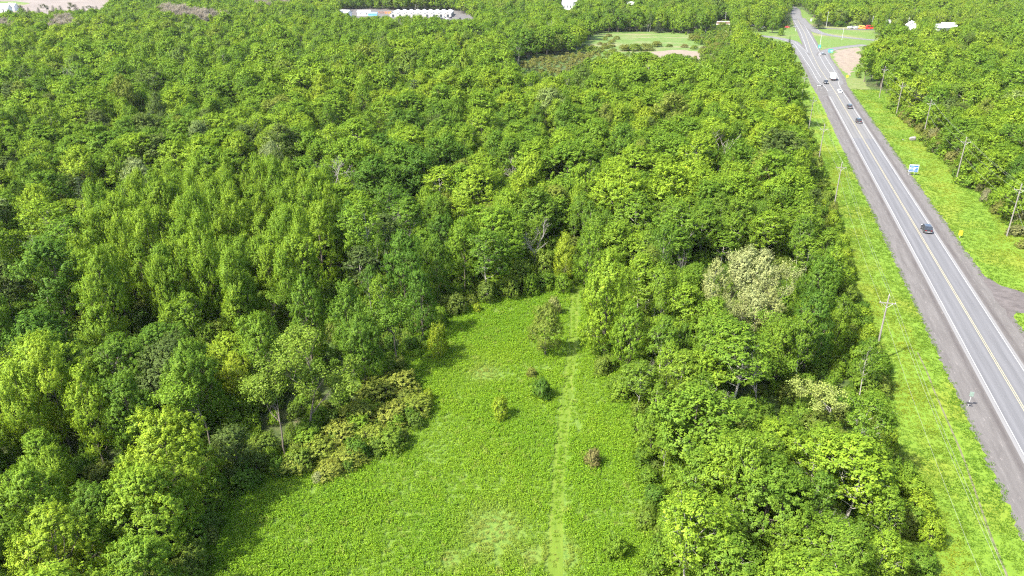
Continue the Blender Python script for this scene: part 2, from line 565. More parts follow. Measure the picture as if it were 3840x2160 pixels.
MEADOW_PX = [(2195, 165), (2215, 140), (2250, 126), (2300, 122), (2390, 120), (2520, 127), (2600, 133), (2605, 160), (2640, 175), (2620, 215), (2530, 200), (2480, 210), (2430, 196), (2330, 195), (2270, 192), (2240, 180)]
BRUSH_PX = [(1960, 225), (2040, 208), (2240, 200), (2260, 215), (2150, 262), (2080, 285), (1960, 270), (1930, 245)]
LOT_PX = [(1275, 46), (1280, 36), (1380, 34), (1480, 40), (1690, 40), (1780, 62), (1775, 74), (1660, 74), (1600, 58), (1380, 60), (1310, 58)]
PLOUGH_PX = [(-50, 50), (-50, -10), (420, -10), (400, 10), (390, 26), (300, 34), (60, 46)]
LAWN_PX = [(2683, 82), (2740, 82), (2745, 105), (2700, 118), (2683, 112)]
HOUSE_PX = [(3400, 88), (3435, 88), (3440, 112), (3395, 115)]
HOUSE2_PX = [(3505, 100), (3570, 100), (3575, 118), (3505, 118)]
HOUSE3_PX = [(2105, 0), (2165, 0), (2150, 34), (2110, 30)]
OPEN_HARD = [CLEAR_PX, ROAD_PX, MEADOW_PX, LOT_PX, PLOUGH_PX, LAWN_PX, HOUSE_PX, HOUSE2_PX, HOUSE3_PX]

# ------------------------------------------------------------------ ground, road, verges
g = 2200.0
gm = mesh_np('ground', [(-g, -600, 0), (g, -600, 0), (g, 3200, 0), (-g, 3200, 0)], [(0, 1, 2, 3)], M['ground'])
tag(link('ground', gm), kind='structure')

def grow(P, m):
    P = np.array([p[:2] for p in P], float)
    a = np.roll(P, 1, 0); b = np.roll(P, -1, 0)
    t = (b - a) / np.linalg.norm(b - a, axis=1, keepdims=True)
    area = np.sum(P[:, 0] * np.roll(P[:, 1], -1) - np.roll(P[:, 0], -1) * P[:, 1])
    nr = np.stack([t[:, 1], -t[:, 0]], 1) * (1 if area > 0 else -1)
    return [tuple(q) for q in P + nr * m]
CLW = grow([W(*p) for p in CLEAR_PX], 6.0)
sheet('clearing', CLW, 0.006, M['clearing'], 0.5, 1.5)
road_sheet('verge', 40, 405, -24.0, -8.3, 0.008, M['verge'], jl=0.6, jr=0.1, seed=1)
road_sheet('verge', 40, 395, 7.6, 28.0, 0.008, M['verge'], jl=0.1, jr=0.8, seed=2)
sheet('field', [W(*p) for p in [(2180, 150), (2250, 122), (2400, 116), (2620, 128), (2680, 190), (2640, 260), (2300, 262), (2200, 205)]], 0.008, M['meadow'], 1.0, 4)
sheet('bare_soil', [W(*p) for p in [(2440, 196), (2520, 186), (2610, 192), (2650, 205), (2640, 225), (2560, 222), (2450, 215)]], 0.02, M['soil'], 1.2, 4, seed=4)
sheet('island_grass', [W(*p) for p in [(3046, 330), (3000, 385), (2940, 200), (2800, 140), (2800, 112), (2948, 100), (2965, 40), (3010, 35), (3090, 96), (3300, 96), (3310, 190), (3240, 300), (3300, 390), (3200, 395)]], 0.004, M['field'], 0.6, 5, seed=5)
sheet('bare_soil', [W(*p) for p in [(3129, 218), (3127, 200), (3145, 188), (3218, 176), (3226, 184), (3232, 207), (3224, 235), (3195, 262), (3191, 285), (3166, 272), (3151, 256)]], 0.02, M['soil'], 0.8, 3, seed=6)
sheet('ploughed_field', [W(*p) for p in [(-300, 70), (-300, -60), (600, -60), (600, 40)]], 0.01, M['plough'])
sheet('field', [W(*p) for p in [(-300, 22), (-300, 4), (60, 5), (115, 12), (90, 19)]], 0.03, M['field'])
sheet('gravel_lot', [W(*p) for p in [(1255, 64), (1255, 30), (1700, 34), (1800, 55), (1800, 84), (1600, 82)]], 0.01, M['gravel_far'], 1, 6)
sheet('lawn', [W(*p) for p in [(2660, 130), (2660, 80), (2860, 82), (2850, 125)]], 0.008, M['field'])

sh_l = road_sheet('gravel_shoulder', 40, 372, -8.9, -4.0, 0.014, M['gravel'], jl=0.22, seed=3, step=0.8)
sh_r = road_sheet('gravel_shoulder', 40, 392, 4.0, 8.1, 0.014, M['gravel'], jr=0.22, seed=4, step=0.8)
S_J, S_W = 283.0, 372.0
road = road_sheet('road', 40, S_J, -4.25, 4.15, 0.020, M['asphalt'])
road2 = road_sheet('road', S_J, S_W, -4.25, 4.15, 0.020, M['asphalt_old'])
def lines(par, s0, s1, base=0.006):
    road_sheet('edge_line', s0, s1, -3.66, -3.54, base, M['white_line'], par, 0.01, 0.01, 2, 1)
    road_sheet('edge_line', s0, s1, 3.53, 3.65, base, M['white_line'], par, 0.01, 0.01, 2, 2)
    road_sheet('centre_line', s0, s1, 0.09, 0.20, base, M['yellow_line'], par, 0.006, 0.006, 2, 3)
    road_sheet('centre_line', s0, s1, -0.20, -0.09, base, M['yellow_line'], par, 0.006, 0.006, 2, 4)
lines(road, 40, S_J)
lines(road2, S_J, S_W)

# widening, junction and slip roads: each a band of its own
def bands(pts_px, width, zs, shoulder, name):
    P = [W(*p) for p in pts_px]
    ribbon('gravel_shoulder', P, width + 2 * shoulder, zs - 0.008, M['gravel_far'])
    return ribbon(name, P, width, zs, M['slip'])[0]
e0, e1 = R(S_W, -4.25), R(S_W, 4.15)
sheet('gravel_shoulder', [R(352, -8.6), W(3046, 326), W(3034, 300), W(3012, 252), W(2990, 205), W(3078, 190), W(3108, 200), W(3122, 226), W(3150, 262), W(3170, 292), W(3176, 318), R(372, 7.9), R(352, 7.9)], 0.0115, M['gravel_far'], 0.15, 3, seed=9)
far_road = sheet('road', [e0, W(3099, 331.5), W(3085, 324), W(3063, 313.6), W(3047, 292), W(3040, 281), W(3016, 233), W(2993, 197), W(3027, 195), W(3069, 194), W(3102, 204), W(3117, 227), W(3128, 244), W(3140, 267), W(3158, 296), W(3164, 312), W(3155, 319), W(3149, 332), e1], 0.0190, M['slip'])
bands([(3049, 200), (3040, 170), (3028, 146), (3017, 122), (3004.5, 99), (2994, 76), (2985, 58), (2984, 45), (2978, 33), (2960, 24)], 8.6, 0.0232, 1.2, 'road')
bands([(3012, 206), (2994, 181), (2976, 160), (2950, 150), (2900, 140.5), (2815, 129)], 7.0, 0.0274, 1.0, 'slip_road')
bands([(3088, 212), (3088, 201), (3108, 188.5), (3147, 179.5), (3245, 168)], 6.2, 0.0316, 1.0, 'slip_road')
bands([(3003, 68), (3019, 88), (3048, 109), (3078, 124.5), (3157, 138.8), (3300, 152.6)], 6.5, 0.0358, 1.0, 'slip_road')
def mark(name, px, w, mat):
    ribbon(name, [W(*p) if p[1] < 2000 and len(p) == 2 else p for p in px], w, 0.041, mat, far_road)
mark('edge_line', [W(3103, 342), W(3101, 337), W(3092, 324), W(3072, 310), W(3058, 288), W(3040, 256), W(3016, 221), W(2993, 186), W(2968, 160), W(2900, 141.5)], 0.16, M['white_line'])
mark('edge_line', [R(S_W, 3.58), W(3147, 320), W(3146, 300), W(3140, 285), W(3130, 268), W(3108, 234), W(3092, 209)], 0.16, M['white_line'])
mark('edge_line', [W(3085, 208), W(3069, 188), W(3045, 145), W(3031, 120), W(3017, 95)], 0.16, M['white_line'])
mark('edge_line', [W(3029, 194), W(3011, 145), W(3003, 124), W(2991, 101), W(2975, 76)], 0.16, M['white_line'])
mark('centre_line', [R(S_W, 0.1), W(3094, 287), W(3070, 250), W(3044, 197), W(3028, 150), W(3016, 120), W(3003, 97), W(2990, 70)], 0.18, M['yellow_line'])
mark('lane_line', [W(3078, 290), W(3056, 255), W(3034, 216), W(3020, 196)], 0.14, M['white_line'])
mark('lane_line', [W(3114, 278), W(3096, 250), W(3080, 222), W(3070, 203)], 0.16, M['white_line'])
mark('edge_line', [W(3026, 194), W(2997, 171), W(2978, 155), W(2945, 145), W(2900, 138)], 0.15, M['white_line'])
mark('edge_line', [W(3108, 193), W(3146, 183), W(3240, 170)], 0.15, M['white_line'])
mark('edge_line', [W(3290, 151.6), W(3162, 137.6), W(3084, 121.6), W(3065, 111)], 0.18, M['white_line'])

DITCH = [W(*p) for p in [(3440, 1320), (3478, 1400), (3505, 1470), (3530, 1526), (3562, 1599), (3609, 1709), (3667, 1872), (3719, 2019), (3761, 2119), (3800, 2230)]]
ribbon('ditch', DITCH, 0.26, 0.018, M['dry'])
sheet('verge', [R(92, 27.5), R(92, 80), R(215, 80), R(200, 40), R(196, 27.5)], 0.0075, M['verge'], 0.2, 4, seed=21)
# driveway joining from the fields beyond the verge
DRIVE = [R(146, 7.2), R(158, 7.6), W(3691, 1036), W(3760, 1072), W(3840, 1098), W(3990, 1135), W(4000, 1180), W(3840, 1176), W(3806, 1172), W(3796, 1190), W(3812, 1225), W(3840, 1262), R(108, 8.6), R(104, 7.4)]
sheet('driveway', DRIVE, 0.017, M['drive'], 0.15, 1.0, seed=12)

trk_pts = [WD(u, v) for u, v in [(1447, 700), (1446, 760), (1442, 840), (1437, 900), (1428, 980), (1416, 1080), (1406, 1180), (1400, 1290), (1398, 1380), (1396, 1460), (1394, 1600)]]
track, TRK = ribbon('track', trk_pts, 1.7, 0.016, M['track'])

# ------------------------------------------------------------------ plant meshes
def leaf_quads(P, N, size, rg, asp=0.62):
    """Rhombic leaf faces at P facing N."""
    n = len(P)
    N = N / (np.linalg.norm(N, axis=1, keepdims=True) + 1e-9)
    rr = rg.normal(size=(n, 3))
    A = np.cross(N, rr); A /= np.linalg.norm(A, axis=1, keepdims=True) + 1e-9
    B = np.cross(N, A)
    s = (size * rg.uniform(0.7, 1.3, n))[:, None]
    V = np.empty((n, 4, 3))
    V[:, 0] = P - A * s
    V[:, 1] = P - B * s * asp + N * s * 0.18
    V[:, 2] = P + A * s
    V[:, 3] = P + B * s * asp + N * s * 0.18
    return V.reshape(-1, 3), np.arange(4 * n, dtype=np.int32).reshape(-1, 4)

def sphere_dirs(n, rg, zmin=-1.0):
    z = rg.uniform(zmin, 1.0, n)
    a = rg.uniform(0, 2 * math.pi, n)
    r = np.sqrt(np.maximum(0, 1 - z * z))
    return np.stack([r * np.cos(a), r * np.sin(a), z], 1)

def env_profile(kind, t):
    if kind == 'round':   return math.sqrt(max(0, 1 - (2 * t - 0.9) ** 2 / 1.25))
    if kind == 'dome':    return math.sqrt(max(0.0, 1 - t * t * 0.93))
    if kind == 'egg':     return max(0.15, math.sin(math.pi * (0.12 + 0.83 * t) ** 0.8))
    if kind == 'column':  return 0.75 + 0.25 * math.sin(math.pi * t) if t < 0.85 else 0.5
    if kind == 'vase':    return 0.45 + 0.55 * t if t < 0.75 else 0.86 - (t - 0.75) * 1.6
    return 1.0

def make_tree(seed, H, base, Rc, prof, nl, lr, nc, rc, nlv, ls, upr=0.5, bark='bark', trunk_r=0.2, limb_all=False, spray=1.3, droop=0.0, mat='leaf', nspread=0.38):
    """Trunk mesh and crown mesh: lobes on limbs, sprays on lobes, leaf faces on sprays."""
    rg = np.random.default_rng(seed)
    lobes = []
    for i in range(nl):
        t = (i + 0.5) / nl
        t = t ** 0.9
        a = i * 2.399963 + rg.uniform(-0.5, 0.5)
        er = env_profile(prof, t) * Rc
        rr = er * (rg.uniform(0.45, 0.78) if t < 0.9 else rg.uniform(0.0, 0.25))
        lrad = lr * rg.uniform(0.75, 1.25) * (0.55 + 0.45 * env_profile(prof, t))
        z = (base + (1 - base) * t) * H
        z = min(z, H - lrad * 0.7)
        lobes.append((np.array([rr * math.cos(a), rr * math.sin(a), z]), lrad))
    ctr = np.array([0, 0, (base + (1 - base) * 0.42) * H])
    PP, NN, VV = [], [], []
    tips = []
    for c, lrad in lobes:
        k = max(4, int(nc * (lrad / lr) ** 2))
        D = sphere_dirs(k, rg, -0.55)
        out = (c - ctr) / (np.linalg.norm(c - ctr) + 1e-6)
        keep = (D @ out) > -0.55
        D = D[keep]
        sq = np.array([1, 1, 0.9])
        C = c + D * lrad * sq * rg.uniform(0.72, 1.1, (len(D), 1))
        ax = D + np.array([0, 0, upr]) + rg.normal(0, 0.25, D.shape) - np.array([0, 0, droop])
        ax /= np.linalg.norm(ax, axis=1, keepdims=True)
        n = len(C)
        t = rg.uniform(0, 1, (n, nlv, 1))
        rd = rg.normal(size=(n, nlv, 3)); rd /= np.linalg.norm(rd, axis=2, keepdims=True)
        rsz = rc * rg.uniform(0.7, 1.3, (n, 1, 1))
        P = C[:, None, :] + ax[:, None, :] * (t - 0.35) * rsz * spray * 1.5 + rd * rsz * (1.05 - 0.65 * t) * rg.uniform(0.5, 1.0, (n, nlv, 1)) * np.array([1, 1, 0.8])
        Nn = rd * nspread + D[:, None, :] * 0.75 + out * 0.45 + np.array([0, 0, 0.32]) + rg.normal(0, 0.24, (n, nlv, 3))
        vv = np.clip(rg.uniform(0.15, 0.85, (n, 1)) + rg.normal(0, 0.16, (n, nlv)), 0, 1)
        PP.append(P.reshape(-1, 3)); NN.append(Nn.reshape(-1, 3)); VV.append(vv.ravel())
        tips.append(C)
    P, N, Vv = np.concatenate(PP), np.concatenate(NN), np.concatenate(VV)
    ok = P[:, 2] > 0.12
    P, N, Vv = P[ok], N[ok], Vv[ok]
    V, F = leaf_quads(P, N, ls, rg)
    crown = mesh_np('crown', V, F, M[mat], fvar=Vv)
    tb = Tubes()
    topz = H * 0.88
    bend = rg.normal(0, 0.02 * H, 2)
    hs = np.linspace(0, topz, 7)
    tp = np.stack([bend[0] * np.sin(hs / topz * 2.6), bend[1] * np.sin(hs / topz * 2.1), hs], 1)
    tb.chain(tp, np.interp(hs, [0, 0.4, topz], [trunk_r * 1.5, trunk_r * 1.05, trunk_r * 0.12]), 6)
    for i, (c, lrad) in enumerate(lobes):
        z0 = max(base * H * 0.7, c[2] - np.hypot(c[0], c[1]) * rg.uniform(0.7, 1.3) - 0.6)
        z0 = min(z0, topz * 0.9)
        p0 = np.array([np.interp(z0, hs, tp[:, 0]), np.interp(z0, hs, tp[:, 1]), z0])
        mid = p0 * 0.5 + c * 0.5 + np.array([0, 0, -0.12 * np.linalg.norm(c - p0)])
        r0 = trunk_r * 0.45 * (1 - z0 / H * 0.6)
        tb.chain([p0, mid, c], [r0, r0 * 0.65, r0 * 0.3], 4)
        T = tips[i]
        m = len(T) if limb_all else min(len(T), 5)
        for j in rg.choice(len(T), m, replace=False):
            tb.chain([c * 0.65 + mid * 0.35, (c + T[j]) / 2 + rg.normal(0, 0.1, 3), T[j] + (T[j] - c) * 0.15], [r0 * 0.32, r0 * 0.22, 0.012], 3)
    return tb.mesh('trunk', M[bark]), crown

def make_bare(seed, H, spread, bark, r0=0.16, depth=4, leaves=0, ls=0.14, rc=0.4):
    """Bare branching tree; leaves > 0 hangs a thin scatter of leaves on the twig tips."""
    rg = np.random.default_rng(seed)
    tb = Tubes()
    tips = []
    def grow(p, d, L, r, k):
        n = 4
        pts = [p]
        dd = d.copy()
        for i in range(n):
            dd = dd + rg.normal(0, 0.10, 3) + np.array([0, 0, 0.04])
            dd /= np.linalg.norm(dd)
            pts.append(pts[-1] + dd * L / n)
        tb.chain(pts, np.linspace(r, r * 0.55, n + 1), 5 if k > 2 else 3)
        if k <= 1:
            tips.append(pts[-1]); tips.append(pts[2])
            return
        m = rg.integers(3, 5)
        for j in range(m):
            q = pts[rg.integers(2, n + 1)] if j else pts[-1]
            a = rg.uniform(0, 2 * math.pi)
            s = np.array([math.cos(a), math.sin(a), rg.uniform(-0.1, 0.5)])
            nd_ = dd * rg.uniform(0.5, 1.0) + s * spread * rg.uniform(0.6, 1.2)
            nd_ /= np.linalg.norm(nd_)
            grow(q, nd_, L * rg.uniform(0.5, 0.72), max(r * 0.52, 0.018), k - 1)
    grow(np.array([0, 0, 0.0]), np.array([rg.normal(0, 0.04), rg.normal(0, 0.04), 1.0]), H * 0.5, r0, depth)
    allz = np.concatenate(tb.v)[:, 2].max()
    k = H / allz
    tb.v = [v * k for v in tb.v]
    trunk = tb.mesh('trunk', M[bark])
    crown = None
    if leaves:
        T = np.array(tips) * k
        n = len(T)
        rd = rg.normal(size=(n, leaves, 3))
        P = (T[:, None, :] + rd * rc * 0.6).reshape(-1, 3)
        N = (rd * 0.4 + np.array([0, 0, 0.7]) + rg.normal(0, 0.35, rd.shape)).reshape(-1, 3)
        V, F = leaf_quads(P, N, ls, rg)
        vv = np.clip(np.repeat(rg.uniform(0.2, 0.8, n), leaves) + rg.normal(0, 0.15, n * leaves), 0, 1)
        crown = mesh_np('crown', V, F, M['leaf'], fvar=vv)
    return trunk, crown

def make_conifer(seed, H, Rb, tiers=14, ls=0.16):
    rg = np.random.default_rng(seed)
    PP, NN, VV = [], [], []
    tb = Tubes()
    tb.chain([(0, 0, 0), (0, 0, H * 0.5), (0, 0, H * 0.98)], [0.2, 0.12, 0.02], 6)
    for i in range(tiers):
        t = (i + 0.5) / tiers
        z = H * (0.08 + 0.9 * t)
        rr = Rb * (1 - t) ** 0.8 + 0.15
        nb = max(5, int(9 * (1 - t) + 4))
        for j in range(nb):
            a = j * 2 * math.pi / nb + rg.uniform(-0.3, 0.3) + i
            L = rr * rg.uniform(0.75, 1.15)
            d = np.array([math.cos(a), math.sin(a), -0.12])
            tb.chain([(0, 0, z), d * L + np.array([0, 0, z])], [0.03, 0.008], 3)
            n = int(18 + 40 * L / Rb)
            u = rg.uniform(0.15, 1.05, n)[:, None]
            P = np.array([0, 0, z]) + d * L * u + rg.normal(0, 1, (n, 3)) * np.array([0.28, 0.28, 0.13]) * (1.15 - 0.6 * u)
            PP.append(P); NN.append(rg.normal(0, 0.4, (n, 3)) + np.array([0, 0, 0.8]) + d * 0.3)
            VV.append(np.clip(rg.uniform(0.2, 0.8) + rg.normal(0, 0.1, n), 0, 1))
    P, N, Vv = np.concatenate(PP), np.concatenate(NN), np.concatenate(VV)
    V, F = leaf_quads(P, N, ls, rg, 0.4)
    return tb.mesh('trunk', M['bark']), mesh_np('crown', V, F, M['needle'], fvar=Vv)

PROTO = {}
def build_protos():
    # near: about twelve to twenty thousand leaf faces each
    PROTO['maple'] = [make_tree(100 + i, 14, 0.18, 4.9, ['round', 'dome', 'round', 'dome', 'egg'][i], 16, 2.1, 96, 0.40, 34, 0.105, 0.5, trunk_r=0.24) for i in range(5)]
    PROTO['upright'] = [make_tree(200 + i, 14, 0.18, 3.6, ['egg', 'column', 'vase'][i], 18, 1.35, 62, 0.36, 24, 0.115, 1.1, spray=2.4, trunk_r=0.17) for i in range(3)]
    PROTO['aspen'] = [make_tree(300 + i, 14, 0.42, 2.9, ['egg', 'column', 'egg'][i], 17, 1.15, 46, 0.34, 20, 0.105, 0.7, bark='pale_bark', trunk_r=0.13, spray=1.5) for i in range(3)]
    PROTO['thin'] = [make_bare(400 + i, 13, 0.75, 'bark' if i else 'dead_bark', 0.17, 5, 16, 0.13, 0.55) for i in range(3)]
    PROTO['shrub'] = [make_tree(500 + i, 3.0, 0.10, 1.9, 'dome', 13, 0.8, 40, 0.24, 20, 0.085, 0.6, trunk_r=0.06) for i in range(3)]
    PROTO['dead'] = [make_bare(600 + i, 11, 0.7, 'dead_bark', 0.15, 5 if i < 2 else 4) for i in range(4)]
    PROTO['conifer'] = [make_conifer(700 + i, 12, 2.6 + 0.6 * i) for i in range(2)]
    # distant crowns: the same build with fewer, larger leaves
    PROTO['maple_far'] = [make_tree(150 + i, 14, 0.22, 4.9, ['round', 'egg', 'dome', 'round'][i], 11, 2.5, 74, 0.5, 12, 0.23, 0.45, trunk_r=0.24, nspread=0.22)  for i in range(4)]
    PROTO['upright_far'] = [make_tree(250 + i, 14, 0.2, 3.6, ['egg', 'vase'][i], 12, 1.7, 50, 0.42, 12, 0.21, 0.9, spray=1.9, trunk_r=0.19, nspread=0.22) for i in range(2)]
    PROTO['shrub_far'] = [make_tree(550 + i, 3.0, 0.1, 1.9, 'dome', 9, 0.85, 12, 0.36, 12, 0.22, 0.6, trunk_r=0.06) for i in range(2)]
build_protos()

# ------------------------------------------------------------------ one object per tree
NUMW = ['zero', 'one', 'two', 'three', 'four', 'five', 'six', 'seven', 'eight', 'nine', 'ten', 'eleven', 'twelve', 'thirteen', 'fourteen', 'fifteen', 'sixteen', 'seventeen', 'eighteen', 'nineteen']
TENW = ['', '', 'twenty', 'thirty', 'forty', 'fifty', 'sixty', 'seventy', 'eighty', 'ninety']
def words_of(n):
    n = int(max(0, min(99, n)))
    return NUMW[n] if n < 20 else TENW[n // 10] + ('-' + NUMW[n % 10] if n % 10 else '')

USED = set()
def percent_label(desc, x, y, z):
    u, v, _ = project(x, y, z)
    a, b = u / PW * 100, v / PH * 100
    for da, db in ((0, 0), (1, 0), (0, 1), (-1, 0), (0, -1), (1, 1), (-1, -1), (1, -1), (-1, 1)):
        l = f"{desc}, {words_of(round(a) + da)} percent across, {words_of(round(b) + db)} down the photo"
        if l not in USED:
            break
    USED.add(l)
    return l

def tint_name(t):
    r, g_, b = t
    if b > 0.08: return 'cream' if r > 0.86 * g_ else 'silvery'
    if r > 0.84 * g_: return 'olive'
    if r > 0.60 * g_: return 'yellow-green'
    if g_ > 0.16: return 'bright green'
    if g_ > 0.115: return 'mid-green'
    return 'dark green'

NAMES = {'maple': 'broadleaf_tree', 'upright': 'upright_tree', 'aspen': 'slender_tree', 'thin': 'sparse_tree', 'dead': 'dead_tree', 'shrub': 'shrub', 'conifer': 'conifer_tree'}
GROUPS = {'maple': 'broad-crowned trees of the wood', 'upright': 'upright trees of the wood', 'aspen': 'slender pale-trunked trees of the wood', 'thin': 'sparse-leaved trees with bare branches showing',
          'dead': 'bare dead trees in the wood', 'shrub': 'shrubs in the clearing and along the wood edges', 'conifer': 'conifers in the wood'}
BASEH = {'maple': 14.0, 'upright': 14.0, 'aspen': 14.0, 'thin': 13.0, 'dead': 11.0, 'shrub': 3.0, 'conifer': 12.0}
BASER = {'maple': 6.2, 'upright': 4.6, 'aspen': 3.6, 'thin': 4.0, 'dead': 3.5, 'shrub': 2.4, 'conifer': 2.8}
TREES = []      # (x, y, radius) of the trees placed one by one

def plant(kind, x, y, h, w, tint, label=None, var=None, rz=None):
    """A tree as a thing: Empty > trunk, crown. h height and w crown width in metres."""
    P = PROTO[kind]
    i = random.randrange(len(P)) if var is None else var % len(P)
    sz = h / BASEH[kind]
    sx = w / (2 * BASER[kind])
    rz = random.uniform(0, 6.28) if rz is None else rz
    e = empty(NAMES[kind], (x, y, 0), rz, (sx, sx, sz))
    tr, cr = P[i]
    link('trunk', tr, e)
    if cr is not None:
        c = link('crown', cr, e)
        c['tint'] = [float(t) for t in tint]
    if label is None:
        desc = {'maple': 'broad {} tree', 'upright': 'upright {} tree', 'aspen': 'slender {} tree', 'thin': 'sparse {} tree', 'dead': 'bare grey dead tree', 'shrub': 'low {} shrub', 'conifer': '{} conifer'}[kind].format(tint_name(tint))
        zone = zone_name(x, y)
        if zone: desc += ' ' + zone
        label = percent_label(desc, x, y, h * 0.62)
    tag(e, label, 'dead tree' if kind == 'dead' else 'shrub' if kind == 'shrub' else 'tree', GROUPS[kind])
    TREES.append((x, y, w / 2))
    return e

def zone_name(x, y):
    s, d = Rinv(x, y)
    if d > 10: return 'beyond the road'
    u, v, _ = project(x, y, 0)
    if d > -60 and y < 155 and x > 8: return 'between clearing and road'
    if y < 150: return 'left of the clearing'
    return 'in the wood'

# tints are leaf reflectances
T_BRIGHT, T_MID, T_DEEP = (0.176, 0.266, 0.021), (0.128, 0.216, 0.019), (0.070, 0.140, 0.017)
T_TWIG = (0.235, 0.21, 0.18)
T_YEL, T_OLIVE, T_SILV, T_CREAM, T_RUST = (0.218, 0.284, 0.022), (0.160, 0.182, 0.036), (0.19, 0.24, 0.09), (0.27, 0.30, 0.12), (0.190, 0.178, 0.062)
T_CON = (0.045, 0.07, 0.025)
def tmix(a, b, t): return tuple(p * (1 - t) + q * t for p, q in zip(a, b))

def ptop(kind, u, v, h, w, tint, label=None, var=None):
    x, y, _ = WD(u, v, h * 0.97)
    return plant(kind, x, y, h, w, tint, label, var)
def pbase(kind, u, v, h, w, tint, label=None, var=None):
    x, y, _ = WD(u, v, 0)
    return plant(kind, x, y, h, w, tint, label, var)

# things standing in the clearing
pbase('maple', 1372, 893, 9.5, 6.6, tmix(T_MID, T_OLIVE, .6), 'tall loose young tree standing alone in the clearing beside the mown track', 0)
pbase('shrub', 1103, 893, 5.6, 4.2, T_YEL, 'yellow-green young tree standing alone at the left edge of the clearing', 0)
pbase('shrub', 1363, 1004, 3.4, 3.7, T_DEEP, 'round dark green bush left of the mown track', 1)
pbase('shrub', 1257, 1054, 3.6, 3.4, tmix(T_YEL, T_BRIGHT, .4), 'pale yellow-green rounded shrub alone in mid clearing', 2)
pbase('shrub', 1490, 1172, 2.6, 2.8, T_RUST, 'small tan-brown shrub right of the mown track', 0)
pbase('shrub', 1416, 738, 4.0, 4.2, T_MID, 'round shrub at the far end of the mown track', 1)
pbase('shrub', 1078, 1012, 2.2, 2.3, T_YEL, 'small bright yellow shrub beside the olive thicket', 2)
pbase('shrub', 1338, 948, 1.6, 2.2, T_OLIVE, 'small low olive shrub behind the round dark bush', 0)
pbase('shrub', 1393, 792, 3.4, 3.6, tmix(T_OLIVE, T_CREAM, .35), 'pale tan shrub behind the tall young clearing tree', 1)
pbase('shrub', 1548, 1402, 3.0, 3.4, T_MID, 'low green shrub at the bottom edge right of the mown track', 2)
pbase('shrub', 1612, 1112, 4.2, 4.2, T_MID, 'dense green bush at the right rim of the clearing', 1)
pbase('shrub', 1288, 752, 4.6, 4.6, tmix(T_MID, T_OLIVE, .4), 'grey-green shrub at the far left rim of the clearing', 0)
pbase('shrub', 1225, 762, 4.4, 5.2, tmix(T_DEEP, T_OLIVE, .4), 'dark spreading shrub at the far left rim of the clearing', 2)
pbase('shrub', 1150, 790, 4.0, 5.0, tmix(T_DEEP, T_OLIVE, .5), 'brownish green shrub below the dark tree at the clearing rim', 1)
pbase('shrub', 1335, 742, 4.4, 4.4, T_MID, 'green bush at the head of the clearing', 0)
pbase('shrub', 800, 1212, 1.4, 1.8, T_CREAM, 'small dry straw-coloured shrub under the olive thicket', 1)
pbase('shrub', 1200, 786, 1.8, 2.2, T_YEL, 'small yellow shrub in the upper corner of the clearing', 2)
# olive thicket along the left rim
for k, (u, v, h, w) in enumerate([(1010, 985, 4.6, 6.0), (950, 1000, 4.8, 6.0), (1045, 1040, 4.0, 5.4), (985, 1060, 4.2, 5.6), (905, 1060, 4.4, 5.6), (935, 1115, 3.8, 5.0), (860, 1110, 4.0, 5.4), (880, 1165, 3.4, 4.6),
                                   (805, 1150, 3.8, 5.0), (830, 1195, 2.8, 4.0), (750, 1180, 3.4, 4.4), (715, 1190, 2.8, 3.6)]):
    pbase('shrub', u, v, h * 0.66, w * 1.3, tmix((0.185, 0.21, 0.034), T_MID, 0.05 + (k % 3) * 0.15), None, k)

# shrubs along the verges
rs_ = np.random.default_rng(41)
for k in range(46):
    s0 = 62 + k * 6.2 + rs_.uniform(-2, 2)
    d0 = -20.6 + rs_.uniform(-1.6, 1.4)
    x, y, _ = R(s0, d0)
    q = rs_.uniform()
    t = tmix(T_YEL, T_BRIGHT, rs_.uniform()) if q < 0.5 else tmix(T_OLIVE, T_MID, rs_.uniform())
    u, v, _ = project(x, y, 1.0)
    if inpoly(u, v, ROAD_PX) and k % 3: continue
    plant('shrub', x, y, rs_.uniform(2.0, 4.2), rs_.uniform(3.0, 5.5), t)
for k in range(44):
    s0 = 165 + k * 4.3 + rs_.uniform(-2, 2)
    d0 = 22.5 + rs_.uniform(-1.8, 3.5)
    x, y, _ = R(s0, d0)
    q = rs_.uniform()
    t = tmix(T_OLIVE, T_RUST, rs_.uniform(0, 0.9)) if q < 0.45 else tmix(T_OLIVE, T_TWIG, rs_.uniform(0.2, 0.6)) if q < 0.6 else tmix(T_BRIGHT, T_MID, rs_.uniform())
    u, v, _ = project(x, y, 0.3)
    if u > PW + 60: continue
    plant('shrub', x, y, rs_.uniform(1.8, 4.0), rs_.uniform(3.0, 5.5), t)

# landmark trees of the left wood
ptop('maple', 405, 1052, 15, 12.5, tmix(T_BRIGHT, T_YEL, .35), 'large bright green maple with billowing crown at lower left', 0)
ptop('maple', 350, 1195, 12.5, 12, tmix(T_BRIGHT, T_MID, .5), 'broad green maple just below the bright billowing maple', 2)
ptop('maple', 120, 1292, 13, 11, tmix(T_BRIGHT, T_YEL, .3), 'large maple in the bottom left corner', 4)
ptop('maple', 60, 1190, 13, 9.5, T_MID, 'mid-green tree at the left edge above the corner maple', 1)
ptop('maple', 330, 1370, 11, 10, T_MID, 'broad tree at the bottom edge beside the corner maple', 3)
ptop('maple', 225, 1235, 11, 8, tmix(T_DEEP, T_MID, .4), None, 0)
ptop('upright', 100, 875, 17, 8.0, tmix(T_BRIGHT, T_YEL, .3), 'tall yellow-green feathery tree at the left edge', 2)
ptop('upright', 200, 935, 15, 7.0, T_BRIGHT, None, 0)
ptop('upright', 30, 930, 15, 7.0, T_BRIGHT, None, 1)
